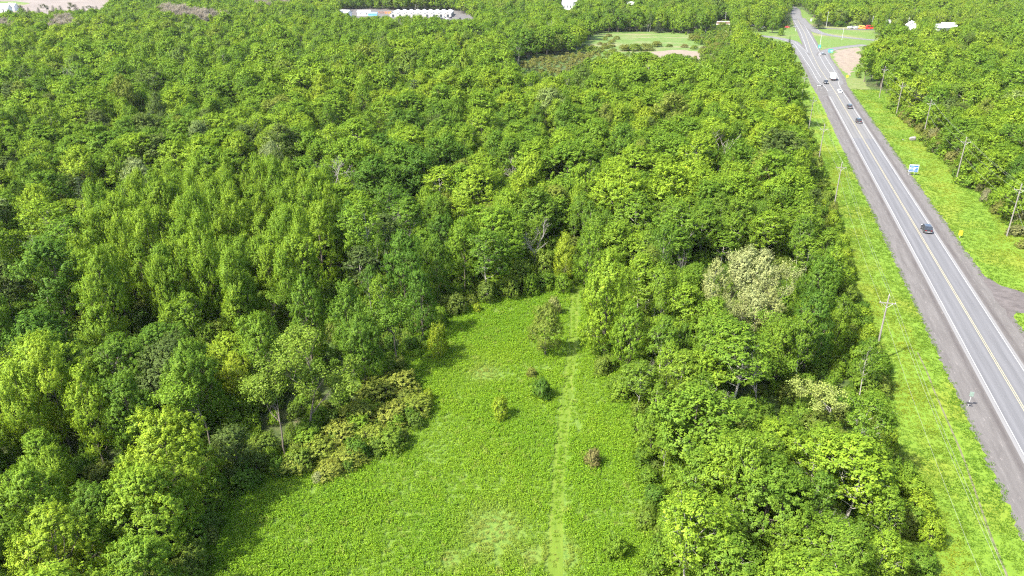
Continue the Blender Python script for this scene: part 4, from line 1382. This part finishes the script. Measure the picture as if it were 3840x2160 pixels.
kp = ~inpoly(P[:, 0], P[:, 1], DRV) & (rg.uniform(0, 1, len(S)) > ditch * 0.68) & (rg.uniform(0, 1, len(S)) < 0.92)
S, D, P, edge = S[kp], D[kp], P[kp], edge[kp]
m = len(S)
gG, gY, gD = np.array((0.088, 0.168, 0.014)), np.array((0.170, 0.212, 0.017)), np.array((0.21, 0.225, 0.016))
yel = vnoise(D * 1.0, S * 0.28, 4.5, 31) * 0.8 + vnoise(D, S, 2.2, 32) * 0.2
away = np.clip((edge - 1.8) / 4.5, 0, 1)
f = np.clip((yel - 0.32) * 3.0, 0, 1) * (0.12 + 0.88 * away)
f = f[:, None]
tt = gG * (1 - f) + gY * f
dand = (rg.uniform(0, 1, m) < np.clip((yel - 0.6) * 0.8, 0, 0.15) * away)[:, None]
tt = np.where(dand, gD, tt)
sc_ = np.clip(0.7 + 0.5 * (vnoise(P[:, 0], P[:, 1], 2.5, 33) - 0.4) + rg.normal(0, 0.08, m), 0.4, 1.2)
rr = np.zeros((m, 3)); rr[:, 2] = rg.uniform(0, 6.28, m)
P[:, 2] = 0.008
scatter('verge_grass', grass, P, rr, np.stack([sc_, sc_, sc_], 1), tt, rg.integers(0, 3, m), 'bright green and yellow dandelion grass along both road verges', 'grass')
print('grass', m)
# ------------------------------------------------------------------ utility poles and wires
def utility_pole(x, y, h, ang, label, arm=1.25, lean=(0, 0), insul=True):
    e = empty('utility_pole', (x, y, 0), ang)
    e.rotation_euler = (lean[0], lean[1], ang)
    Boxes().cyl((0, 0, -0.4), (0, 0, h), 0.17, 0.11, 10).build('pole', M['wood'], e)
    za = h - 1.35
    a = Boxes().box(-arm, arm, -0.19, -0.075, za - 0.07, za + 0.07).build('crossarm', M['wood'], e)
    for s in (-1, 1):
        Boxes().cyl((s * arm * 0.62, -0.2, za - 0.05), (0, -0.14, za - 0.85), 0.025, n=5).build('brace', M['steel'], e)
        Boxes().cyl((s * (arm - 0.12), -0.13, za + 0.07), (s * (arm - 0.12), -0.13, za + 0.25), 0.05, 0.035, 8).build('insulator', M['ceramic'], e)
    Boxes().cyl((0, 0, h), (0, 0, h + 0.22), 0.05, 0.035, 8).build('insulator', M['ceramic'], e)
    tag(e, label, 'utility pole', 'utility poles along the road')
    c, s = math.cos(ang), math.sin(ang)
    def pt(lx, lz):
        return np.array([x + lx * c + 0.13 * s * (lx != 0), y + lx * s - 0.13 * c * (lx != 0), lz])
    return [pt(-(arm - 0.12), za + 0.25), pt(arm - 0.12, za + 0.25), pt(0, h + 0.2)], pt(0, h * 0.62)

ANG = -RPHI
lp = [W(3276, 1362), W(3126, 782), W(3066, 623), W(3033, 482), W(3003, 390)]
ll = ['weathered grey pole with crossarm nearest the camera beside the wood', 'brown pole with crossarm half hidden by yellow-green shrubs on the verge', 'pale straight pole on the verge opposite the billboard',
      'faint pole on the verge second farthest before the dark roadside tree', 'pale pole before the dark tree at the left of the road widening']
s1, d1 = Rinv(lp[0][0], lp[0][1])
off_frame = R(s1 - 62, d1)
LT = [utility_pole(off_frame[0], off_frame[1], 12.5, ANG, 'pole below the photo edge holding the verge wires')[0]]
for p, l, h in zip(lp, ll, (12.6, 12.6, 13.2, 12, 13)):
    LT.append(utility_pole(p[0], p[1], h, ANG, l)[0])
rp = [W(3860, 1130), W(3775, 886), W(3584, 680), W(3463, 508), W(3360, 434), W(3297, 366)]
rl = ['pole just outside the right edge beyond the driveway', 'tall grey pole beside the small yellow sign on the right', 'pole with crossarm at the shrub edge above the billboard', 'pole half hidden behind the pale boulder', 'pale pole second from the white truck on the right side',
      'pole with long crossarm nearest the bare soil patch']
RTT, RTL = [], []
for p, l, h in zip(rp, rl, (12.5, 13, 13.2, 13, 13.5, 14)):
    t, low = utility_pole(p[0], p[1], h, ANG, l, 1.35)
    RTT.append(t); RTL.append(low)

def wire(points, sag, label, r=0.013):
    """One conductor hanging from pole to pole."""
    tb = Tubes()
    pts = []
    for a, b in zip(points[:-1], points[1:]):
        for t in np.linspace(0, 1, 13)[:-1]:
            p = a * (1 - t) + b * t
            pts.append(p - np.array([0, 0, sag * 4 * t * (1 - t) * np.linalg.norm(b - a) / 50]))
    pts.append(points[-1])
    tb.chain(pts, [r] * len(pts), 4)
    o = link('overhead_wire', tb.mesh('overhead_wire', M['wire']))
    return tag(o, label, 'wire', 'overhead wires along the road')
for j, nm in enumerate(('overhead wire on the left verge, conductor nearest the wood', 'overhead wire on the left verge, conductor nearest the road', 'overhead wire on the left verge carried on the pole tops')):
    wire([t[j] for t in LT], 0.7, nm)
for j, nm in enumerate(('overhead wire beyond the road, conductor on the road side of the crossarms', 'overhead wire beyond the road, conductor nearest the right wood', 'overhead wire beyond the road carried on the pole tops')):
    wire([t[j] for t in RTT], 0.7, nm)
wire(RTL, 0.9, 'thick low cable slung between the poles beyond the road', 0.018)

def lamp_post(x, y, h, label, cat='pole'):
    e = empty('street_pole', (x, y, 0), ANG)
    Boxes().cyl((0, 0, -0.2), (0, 0, h), 0.16, 0.10, 8).build('pole', M['steel'], e)
    Boxes().box(-1.1, 1.1, -0.08, 0.08, h - 0.9, h - 0.72).build('crossarm', M['wood'], e)
    Boxes().cyl((0, 0, h), (0, 0, h + 0.3), 0.06, 0.04, 6).build('insulator', M['ceramic'], e)
    tag(e, label, cat, 'poles around the distant junction')
for (u, v, h, l) in [(3074, 176, 8.5, 'thin pole on the junction island beside the small green sign'), (3157, 150, 9, 'white pole crossing the upper slip road at the junction'), (2957, 98, 11, 'pole behind the red car left of the distant road'),
                     (3098, 101, 13, 'tall pole before the dark hedge right of the distant road'), (3267, 106, 10, 'pole beside the parked red vehicle'), (3400, 116, 11, 'leaning pole left of the white gabled house'),
                     (2684, 84, 10, 'pole at the left end of the long low stock rack'), (2719, 82, 9, 'pole behind the middle of the long low stock rack'), (2787, 84, 9, 'pole right of the long low stock rack'), (2983, 117, 4, 'short white post beside the left edge of the distant road')]:
    lamp_post(*W(u, v)[:2], h, l)

# ------------------------------------------------------------------ signs
def sign(name, loc, rz, w, h, clear, mat, label, posts=(0,), marks=(), t=0.06, cat='sign'):
    """Upright board on posts; local -y faces the viewer; marks are (x0, x1, z0, z1, material) in board units 0..1."""
    e = empty(name, loc, rz)
    for px in posts:
        Boxes().cyl((px * w / 2, 0.07, -0.2), (px * w / 2, 0.07, clear + h * 0.9), 0.045, n=8).build('post', M['steel'], e)
    b = Boxes().box(-w / 2, w / 2, -t / 2, t / 2, clear, clear + h).build('panel', mat, e)
    for k, (x0, x1, z0, z1, m) in enumerate(marks):
        Boxes().box(-w / 2 + x0 * w, -w / 2 + x1 * w, -t / 2 - 0.012, -t / 2 - 0.002, clear + z0 * h, clear + z1 * h).build('marking', M[m], b)
    tag(e, label, cat)
    return e
bx, by, _ = W(3421, 657)
sign('billboard', (bx, by, 0), math.radians(-12), 2.75, 2.35, 1.0, M['sign_white'], 'white billboard with blue lettering beside the road shoulder', (-0.8, 0.35),
     [(0.06, 0.17, 0.66, 0.88, 'sign_blue'), (0.19, 0.47, 0.68, 0.86, 'sign_lightblue'), (0.50, 0.94, 0.66, 0.86, 'sign_blue'), (0.22, 0.48, 0.50, 0.63, 'sign_lightblue'), (0.08, 0.44, 0.30, 0.44, 'sign_lightblue'),
      (0.60, 0.78, 0.36, 0.44, 'sign_lightblue'), (0.74, 0.92, 0.34, 0.56, 'sign_blue'), (0.64, 0.92, 0.24, 0.34, 'sign_blue'), (0.04, 0.54, 0.08, 0.23, 'sign_blue'), (0.57, 0.94, 0.06, 0.21, 'sign_blue')])
x, y, _ = W(3598, 893)
sign('marker_sign', (x, y, 0), math.radians(-16), 0.75, 1.15, 0.75, M['sign_yellow'], 'small yellow sign with dark marks in the grass beside the road', (0,), [(0.4, 0.62, 0.68, 0.86, 'dark'), (0.38, 0.62, 0.22, 0.34, 'dark')])
x, y, _ = W(3630, 1526)
sg = sign('route_sign', (x, y, 0), math.radians(-25), 0.55, 0.75, 1.9, M['sign_pale'], 'small pale green sign on a thin post on the near gravel shoulder', (0,), [(0.12, 0.88, 0.1, 0.9, 'sign_pale')])
Boxes().box(-0.35, 0.35, -0.05, 0.05, 0.55, 0.85).build('plate', M['dark'], sg)
x, y, _ = W(3176, 294)
sign('marker_sign', (x, y, 0), math.radians(-16), 0.95, 1.2, 0.5, M['sign_yellow'], 'yellow sign in grass beside the bare soil patch', (0,), [(0.3, 0.7, 0.3, 0.7, 'sign_yellow')])
x, y, _ = W(3071, 339)
sign('direction_sign', (x, y, 0), math.radians(-30), 2.9, 0.75, 2.0, M['dark'], 'dark backed sign on two posts where the left shoulder ends', (-0.7, 0.6), [(0.05, 0.2, 0.2, 0.8, 'steel'), (0.3, 0.7, 0.2, 0.8, 'steel')])
x, y, _ = W(3072, 183)
sign('direction_sign', (x, y, 0), math.radians(-14), 1.7, 2.2, 0.5, M['sign_green'], 'small green route sign on the junction island', (0,), [(0.2, 0.8, 0.55, 0.85, 'sign_lightblue'), (0.25, 0.75, 0.15, 0.4, 'sign_white')])
x, y, _ = W(3113, 203)
sign('direction_sign', (x, y, 0), math.radians(-14), 2.9, 2.1, 1.0, M['sign_green'], 'wide green direction sign beside the right slip road', (-0.6, 0.6), [(0.08, 0.35, 0.2, 0.75, 'sign_lightblue'), (0.42, 0.9, 0.5, 0.7, 'sign_white'), (0.5, 0.92, 0.2, 0.36, 'sign_white')])
x, y, _ = W(3041, 82)
sign('marker_sign', (x, y, 0), math.radians(-14), 1.6, 2.4, 0.5, M['sign_white'], 'small white sign at the bend before the dark spruce', (0,), [(0.2, 0.8, 0.3, 0.7, 'steel')])

# boulder
def boulder(loc, sx, sy, sz, seed, label):
    bm = bmesh.new()
    bmesh.ops.create_icosphere(bm, subdivisions=3, radius=1.0)
    rg_ = np.random.default_rng(seed)
    k = rg_.normal(size=(9, 3)); k /= np.linalg.norm(k, axis=1, keepdims=True)
    cut = rg_.uniform(0.55, 0.9, 9)
    for vtx in bm.verts:
        p = np.array(vtx.co)
        for d, c in zip(k, cut):
            q = p @ d
            if q > c: p = p - d * (q - c) * 0.85
        vtx.co = (p[0] * sx, p[1] * sy, p[2] * sz + sz * 0.35)
    me = bpy.data.meshes.new('boulder'); bm.to_mesh(me); bm.free(); me.materials.append(M['rock'])
    tag(link('boulder', me, loc=loc, rot=(0, 0, 0.4)), label, 'boulder')
boulder(W(3422, 526), 1.55, 1.1, 1.15, 3, 'large pale grey boulder at the shrub edge beyond the road')
boulder(W(3386, 525), 0.35, 0.3, 0.25, 4, 'small pale stone in the verge grass above the billboard')

# ------------------------------------------------------------------ vehicles
_wheel = {}
def car(kind, x, y, rz, paint, label):
    """Vehicle pointing along local +y: body, cabin glass, pillars and roof, wheels, lamps, bumpers."""
    dims = {'suv': (4.75, 1.95, 0.50, 1.05, 1.76), 'sedan': (4.6, 1.82, 0.42, 0.92, 1.45), 'pickup': (5.6, 1.98, 0.55, 1.10, 1.82)}[kind]
    L, Wd, z0, z1, z2 = dims
    hw, hl = Wd / 2, L / 2
    e = empty({'suv': 'sport_utility_car', 'sedan': 'car', 'pickup': 'pickup_truck'}[kind], (x, y, 0.02), rz)
    b = Boxes()
    b.hull([(sx * hw * k, yy, zz) for sx in (-1, 1) for k, yy, zz in ((0.90, -hl, z0 - 0.1), (0.96, -hl + 0.08, z1 - 0.12), (0.93, -hl + 0.15, z1), (1.0, -hl + 0.5, z0), (1.0, -hl + 0.5, z1 - 0.15), (1.0, hl - 0.7, z0), (1.0, hl - 0.8, z1 - 0.2), (0.93, hl - 1.1, z1), (0.86, hl - 0.15, z1 - 0.3), (0.85, hl, z0 + 0.05), (0.85, hl - 0.05, z0 - 0.12), (0.95, -hl + 0.3, z0 - 0.2), (0.95, hl - 0.5, z0 - 0.2))])
    body = b.build('body', paint, e)
    # glasshouse positions: rear bottom, rear top, front top, front bottom
    rb, rt, ft, fb = {'suv': (-hl + 0.10, -hl + 0.45, 0.35, hl - 1.35), 'sedan': (-hl + 0.55, -hl + 1.35, 0.25, hl - 1.35), 'pickup': (-0.55, -0.40, 0.75, hl - 1.55)}[kind]
    gk = Boxes().hull([(sx * hw * k, yy, zz) for sx in (-1, 1) for k, yy, zz in ((0.92, rb, z1 - 0.02), (0.78, rt, z2 - 0.06), (0.78, ft, z2 - 0.06), (0.92, fb, z1 - 0.02))])
    glass = gk.build('window', M['glass'], e)
    roof = Boxes().hull([(sx * hw * k, yy, zz) for sx in (-1, 1) for k, yy, zz in ((0.80, rt - 0.03, z2 - 0.07), (0.80, ft + 0.03, z2 - 0.07), (0.70, rt + 0.12, z2), (0.70, ft - 0.1, z2))]).build('roof', paint, e)
    if kind == 'suv':
        for s in (-1, 1):
            Boxes().box(s * hw * 0.66 - 0.025, s * hw * 0.66 + 0.025, rt + 0.3, ft - 0.2, z2, z2 + 0.06).build('roof_rail', M['chrome'], roof)
    for s in (-1, 1):
        for (yb, yt) in ((rb + 0.02, rt), (fb - 0.02, ft), ((rb + fb) / 2 - 0.1, (rt + ft) / 2 - 0.1)):
            Boxes().hull([(s * (hw * 0.925) + dx, yb + dy, z1 - 0.03) for dx in (-0.03, 0.012) for dy in (-0.06, 0.06)] + [(s * (hw * 0.785) + dx, yt + dy, z2 - 0.05) for dx in (-0.03, 0.012) for dy in (-0.05, 0.05)]).build('pillar', paint, e)
        Boxes().box(s * hw * 0.98, s * (hw + 0.16), fb - 0.45, fb - 0.33, z1, z1 + 0.16).build('mirror', paint, e)
        Boxes().box(s * hw * 0.62 - 0.16, s * hw * 0.62 + 0.2 * (1 if s > 0 else 0.8), -hl - 0.015, -hl + 0.12, z1 - 0.24, z1 - 0.13).build('tail_light', M['tail'], e)
        Boxes().box(s * hw * 0.62 - 0.2, s * hw * 0.62 + 0.2, hl - 0.16, hl - 0.03, z0 + 0.12, z0 + 0.28).build('headlight', M['lamp'], e)
        for yy in (-hl + 0.95, hl - 0.95):
            w = Boxes().cyl((s * (hw - 0.20), yy, 0.34), (s * (hw + 0.015), yy, 0.34), 0.34, n=16).build('wheel', M['tyre'], e)
            Boxes().cyl((s * (hw + 0.016), yy, 0.34), (s * (hw + 0.03), yy, 0.34), 0.21, n=10).build('rim', M['rim'], w)
    Boxes().box(-hw * 0.86, hw * 0.86, -hl - 0.06, -hl + 0.08, z0 - 0.12, z0 + 0.16).build('rear_bumper', M['chrome'] if kind != 'sedan' else paint, e)
    Boxes().box(-0.26, 0.26, -hl - 0.075, -hl - 0.062, z0 + 0.0, z0 + 0.12).build('number_plate', M['sign_white'], e)
    if kind == 'pickup':
        Boxes().box(-hw * 0.82, hw * 0.82, -hl + 0.2, -0.65, z1 + 0.002, z1 + 0.012).build('bed_cover', M['dark'], e)
    tag(e, label, 'car' if kind != 'pickup' else 'pickup')
    return e

def on_road(u, v, d):
    x, y, _ = W(u, v)
    s, _ = Rinv(x, y)
    return R(float(s), d)
fwd, back = -RPHI, math.pi - RPHI
p = on_road(3470, 866, 1.9); car('suv', p[0], p[1], fwd, M['car_grey'], 'dark grey car with silver bumper driving away, closest to the camera')
p = on_road(3218, 459, 1.9); car('suv', p[0], p[1], fwd, M['car_black'], 'black car driving away, the nearer of the two black ones')
p = on_road(3188, 405, 1.9); car('suv', p[0], p[1], fwd, M['car_black'], 'black car driving away, just behind the white sedan')
p = on_road(3149, 346, 1.9); car('sedan', p[0], p[1], fwd, M['car_white'], 'white sedan with dark windows following the white box truck')
p = on_road(3095, 313, -2.2); car('pickup', p[0], p[1], back, M['car_grey'], 'dark grey pickup coming toward the camera beside the white truck')
x, y, _ = W(3085, 206); car('sedan', x, y, math.radians(-60), M['car_silver'], 'silver sedan turning at the right slip road')
x, y, _ = W(2950, 104); car('sedan', x, y, math.radians(75), M['car_red'], 'red car parked left of the distant road')
x, y, _ = W(2981, 103); car('sedan', x, y, math.radians(10), M['car_silver'], 'grey car waiting at the left edge of the distant road')
x, y, _ = W(2861, 108); car('suv', x, y, math.radians(60), M['car_white'], 'white car parked among trees near the yellow-green round tree')

def box_truck(x, y, rz, label):
    e = empty('box_truck', (x, y, 0.02), rz)
    Boxes().box(-1.22, 1.22, -4.0, 1.6, 0.95, 3.55).build('cargo_box', M['white'], e, bevel=0.06)
    Boxes().hull([(s * k, yy, z) for s in (-1, 1) for k, yy, z in ((1.1, 1.75, 0.5), (1.1, 1.75, 2.5), (1.05, 2.6, 2.5), (1.1, 3.1, 1.6), (1.1, 3.9, 1.35), (1.05, 4.0, 0.5))]).build('cab', M['white'], e)
    Boxes().hull([(s * k, yy, z) for s in (-1, 1) for k, yy, z in ((1.0, 2.70, 2.42), (1.0, 3.14, 1.66), (1.0, 2.74, 2.44), (1.0, 3.2, 1.66))]).build('windscreen', M['glass'], e)
    Boxes().box(-0.45, 0.45, -4.1, 3.6, 0.55, 0.93).build('chassis', M['dark'], e)
    Boxes().box(-1.15, 1.15, -4.25, -4.05, 0.45, 0.70).build('rear_bumper', M['dark'], e)
    Boxes().box(-1.08, 1.08, -4.03, -4.005, 1.05, 3.4).build('rear_door', M['sign_white'], e)
    for s in (-1, 1):
        Boxes().box(s * 0.95 - 0.12, s * 0.95 + 0.12, -4.28, -4.2, 0.72, 0.92).build('tail_light', M['tail'], e)
        Boxes().box(s * 1.22, s * 1.45, 2.6, 2.7, 1.6, 2.1).build('mirror', M['dark'], e)
        for yy in (-2.6, 2.9):
            w = Boxes().cyl((s * 0.85, yy, 0.46), (s * 1.18, yy, 0.46), 0.46, n=16).build('wheel', M['tyre'], e)
            Boxes().cyl((s * 1.18, yy, 0.46), (s * 1.2, yy, 0.46), 0.26, n=10).build('rim', M['rim'], w)
    tag(e, label, 'truck')
p = on_road(3129, 299, 2.3)
box_truck(p[0], p[1], fwd, 'white box truck driving away at the road widening')

def parked(u, v, rz, paint, label, L=6.5, H=2.6):
    """Small parked trailer: body, deck, wheels, window strip."""
    x, y, _ = W(u, v)
    e = empty('trailer', (x, y, 0.02), rz)
    Boxes().hull([(sx * 1.1, yy, z) for sx in (-1, 1) for yy, z in ((-L / 2, 0.6), (-L / 2, H), (L / 2 - 0.8, H), (L / 2, H * 0.6), (L / 2, 0.6))]).build('body', paint, e)
    for s in (-1, 1):
        Boxes().box(s * 1.1, s * 1.12, -L / 2 + 0.6, L / 2 - 1.2, H * 0.6, H * 0.82).build('window', M['glass'], e)
        for yy in (-L * 0.25, L * 0.25):
            Boxes().cyl((s * 0.8, yy, 0.36), (s * 1.14, yy, 0.36), 0.36, n=12).build('wheel', M['tyre'], e)
    tag(e, label, 'vehicle', 'vehicles parked in the roadside lot')
for k, (u, v, pt, L, H, l) in enumerate([(3190, 108, 'car_white', 6, 1.9, 'white vehicle at the left end of the far parked row'), (3202, 108.4, 'car_silver', 6.5, 2.4, 'silver vehicle second from left in the far parked row'), (3214, 108.6, 'car_white', 6, 2.2, 'white vehicle beside the orange ones in the far parked row'),
                                    (3228, 109, 'car_orange', 5, 3.0, 'tall orange vehicle in the far parked row'), (3241, 109.4, 'car_orange', 6, 2.2, 'low orange vehicle beside the red one in the far row'), (3259, 110, 'car_red', 6.5, 3.4, 'bright red vehicle at the right end of the far row')]):
    parked(u, v, math.radians(70 + 7 * (k % 3)), M[pt], l, L, H)
ribbon('parking_strip', [W(3075, 105), W(3130, 108), W(3200, 110.5), W(3280, 112)], 9, 0.022, M['gravel_far'])

# ------------------------------------------------------------------ buildings
def house(x, y, rz, w, d, hw, hr, wall, roofm, label, windows=2, chimney=False, name='house', ridge='x'):
    e = empty(name, (x, y, 0), rz)
    Boxes().box(-w / 2, w / 2, -d / 2, d / 2, 0, hw).build('wall', wall, e)
    Boxes().hull([(sx * w / 2, yy, z) for sx in (-0.985, 0.985) for yy, z in ((-d / 2, hw), (d / 2, hw), (0, hw + hr - 0.1))]).build('gable', wall, e)
    rfo = 0.35
    for s in (-1, 1):
        nrm = Vector((0, s * hr, d / 2)).normalized() * 0.12
        q = [(-w / 2 - rfo, 0, hw + hr), (w / 2 + rfo, 0, hw + hr), (w / 2 + rfo, s * (d / 2 + rfo), hw - rfo * hr / (d / 2)), (-w / 2 - rfo, s * (d / 2 + rfo), hw - rfo * hr / (d / 2))]
        rf = Boxes().hull([(a, b, c) for a, b, c in q] + [(a + nrm.x, b + nrm.y, c + nrm.z) for a, b, c in q]).build('roof', roofm, e)
        if chimney and s > 0:
            Boxes().box(w * 0.2, w * 0.2 + 0.7, 0.4, 1.1, hw + hr * 0.4, hw + hr + 0.9).build('chimney', M['rock'], rf)
    for k in range(windows):
        xx = -w / 2 + (k + 0.7) * w / (windows + 0.4)
        f = Boxes().box(xx - 0.55, xx + 0.55, -d / 2 - 0.04, -d / 2 - 0.005, hw * 0.35, hw * 0.78).build('window', M['window'], e)
        Boxes().box(xx - 0.65, xx + 0.65, -d / 2 - 0.10, -d / 2 - 0.045, hw * 0.31, hw * 0.35).build('sill', M['white'], f)
    Boxes().box(w * 0.36, w * 0.36 + 0.95, -d / 2 - 0.05, -d / 2 - 0.006, 0, min(2.1, hw * 0.8)).build('door', M['dark'], e)
    tag(e, label, 'building')
    return e
x, y, _ = W(3417, 113); house(x, y, math.radians(75), 11, 8, 4.2, 3.0, M['house_wall'], M['roof_white'], 'white gabled house right of the distant junction')
x, y, _ = W(3522, 119); house(x, y, math.radians(10), 11, 8, 3.6, 2.6, M['house_wall'], M['roof_white'], 'white-roofed house, left of a pair in the right wood')
x, y, _ = W(3555, 118); house(x, y, math.radians(-35), 12, 8, 4, 3, M['house_wall'], M['roof_white'], 'white-roofed house with angled ridge, right of a pair in the right wood')
x, y, _ = W(3345, 101); house(x, y, math.radians(5), 11, 8, 3.6, 2.4, M['house_wall'], M['roof_grey'], 'grey-roofed house half hidden behind trees right of the parked row')
x, y, _ = W(2128, 36); house(x, y, math.radians(-8), 12, 9, 6, 4, M['house_wall'], M['roof_white'], 'tall white house at the top centre of the photo', 3, True)
x, y, _ = W(2150, 22); house(x, y, math.radians(20), 11, 8, 5, 3, M['house_wall'], M['roof_grey'], 'pale grey-roofed house behind the tall white house')
x, y, _ = W(2363, 34); house(x, y, 0.2, 9, 7, 5, 3, M['house_wall'], M['roof_white'], 'small white house alone in the trees near the top')
x, y, _ = W(12, 52); house(x, y, 0.1, 16, 10, 6, 4, M['house_wall'], M['roof_white'], 'white building at the top left corner of the photo')
x, y, _ = W(52, 40); house(x, y, -0.2, 9, 7, 5, 3, M['house_wall'], M['roof_white'], 'smaller white shed right of the corner building')
x, y, _ = W(2812, 96); house(x, y, 0.15, 9, 6, 3.2, 1.6, M['house_wall'], M['roof_grey'], 'low shed with dull roof behind the yellow-green round tree')

# greenhouse range
ga, gb = W(1462, 64), W(1692, 64)
gw = (gb[0] - ga[0]) / 9.0
gh = empty('greenhouse', (ga[0], ga[1], 0), 0)
for k in range(9):
    x0 = k * gw
    for s in (0, 1):
        xa, xb = (x0, x0 + gw / 2) if s == 0 else (x0 + gw, x0 + gw / 2)
        Boxes().hull([(xa, yy, 3.4 + t) for yy in (-0.3, 38) for t in (0, 0.08)] + [(xb, yy, 5.0 + t) for yy in (-0.3, 38) for t in (0, 0.08)]).build('roof_panel', M['roof_white'], gh)
    gend = Boxes().hull([(x0 + 0.1, yy, z) for yy in (0, 0.1) for z in (0, 3.4)] + [(x0 + gw - 0.1, yy, z) for yy in (0, 0.1) for z in (0, 3.4)] + [(x0 + gw / 2, yy, 4.9) for yy in (0, 0.1)]).build('end_wall', M['gable'], gh)
    Boxes().box(x0 + gw / 2 - 1.1, x0 + gw / 2 + 1.1, -0.06, -0.01, 0, 2.5).build('door', M['window'], gend)
for k in range(10):
    Boxes().box(k * gw - 0.08, k * gw + 0.08, 0.2, 37.5, 0, 3.38).build('side_wall', M['gable'], gh)
tag(gh, 'long white greenhouse of nine gabled bays at the distant garden yard', 'greenhouse')
x, y, _ = W(1293, 62); house(x, y, -0.3, 12, 9, 4.2, 2.2, M['house_wall'], M['roof_white'], 'white-roofed shed at the left end of the garden yard')
x, y, _ = W(1366, 58); house(x, y, 0.05, 13, 9, 3.6, 1.6, M['house_wall'], M['roof_white'], 'low white building left of the blue canopy')
x, y, _ = W(1399, 62)
e = empty('canopy', (x, y, 0), 0.05)
for sx in (-4.3, 4.3):
    for sy in (-3, 3):
        Boxes().cyl((sx, sy, 0), (sx, sy, 3.0), 0.08, n=6).build('post', M['steel'], e)
for s in (-1, 1):
    Boxes().hull([(sx, 0, 4.2 + t) for sx in (-4.6, 4.6) for t in (0, 0.06)] + [(sx, s * 3.4, 2.95 + t) for sx in (-4.6, 4.6) for t in (0, 0.06)]).build('roof_panel', M['tarp'], e)
Boxes().box(-4.5, 4.5, -3.1, -3.04, 0.8, 2.9).build('curtain', M['tarp'], e)
tag(e, 'blue tarpaulin canopy at the distant garden yard', 'canopy')
rs = np.random.default_rng(3)
for k in range(11):
    x, y, _ = W(1416 + k * 5.4, 50 + 0.2 * k)
    e = empty('pallet_stack', (x, y, 0), float(rs.uniform(-0.3, 0.3)))
    hh = 1.2
    Boxes().box(-0.7, 0.7, -0.6, 0.6, 0, 0.14).build('pallet', M['wood'], e)
    nlay = 3 + k % 2
    for j in range(nlay):
        ox = float(rs.uniform(-0.05, 0.05))
        Boxes().box(-0.62 + ox, 0.62 + ox, -0.52, 0.52, 0.145 + j * 0.6, 0.145 + j * 0.6 + 0.56).build('bundle', M['car_orange'] if k in (6, 8, 9) else M['stacked'], e, bevel=0.05)
    tag(e, f'{["brown", "orange"][k in (6, 8, 9)]} pallet stack, {NUMW[k + 1]} along from the blue canopy toward the greenhouse', 'pallet', 'pallet stacks at the garden yard')
for k, (u, v, c) in enumerate([(1628, 70, 'car_black'), (1640, 66, 'car_white'), (1652, 72, 'car_black'), (1664, 67, 'car_silver'), (1676, 73, 'car_white'), (1690, 68, 'car_black'), (1725, 72, 'car_black')]):
    x, y, _ = W(u, v)
    car('sedan', x, y, math.radians(80 - 12 * k), M[c], f'{c[4:]} car parked before the greenhouse, {NUMW[k + 1]} from the left of its row')
# long low rack at the left of the junction
x, y, _ = W(2712, 92)
e = empty('stock_rack', (x, y, 0), 0.06)
Boxes().box(-6.2, 6.2, -1.2, 1.2, 0, 0.7).build('plinth', M['house_wall'], e)
for k in range(8):
    Boxes().box(-6.1 + k * 1.54, -4.8 + k * 1.54, -1.0, 1.0, 0.705, 2.2 + 0.2 * (k % 3)).build('bundle', M['stacked'], e, bevel=0.06)
Boxes().box(-6.3, 6.3, 1.0, 1.2, 0.7, 2.9).build('back_rail', M['house_wall'], e)
tag(e, 'long low white and brown stock rack left of the distant junction', 'rack')


# ------------------------------------------------------------------ air
hz, nt, out = new_mat('haze_air')
vol = nd(nt, 'ShaderNodeVolumePrincipled')
vol.inputs['Color'].default_value = (0.88, 0.94, 1.0, 1)
vol.inputs['Density'].default_value = 0.00003
vol.inputs['Anisotropy'].default_value = 0.2
nt.links.new(vol.outputs[0], out.inputs['Volume'])
tag(Boxes().box(-2300, 2300, -700, 3300, -1.0, 72.0).build('haze', hz), 'thin pale haze over the far woods', 'haze', None, 'stuff')
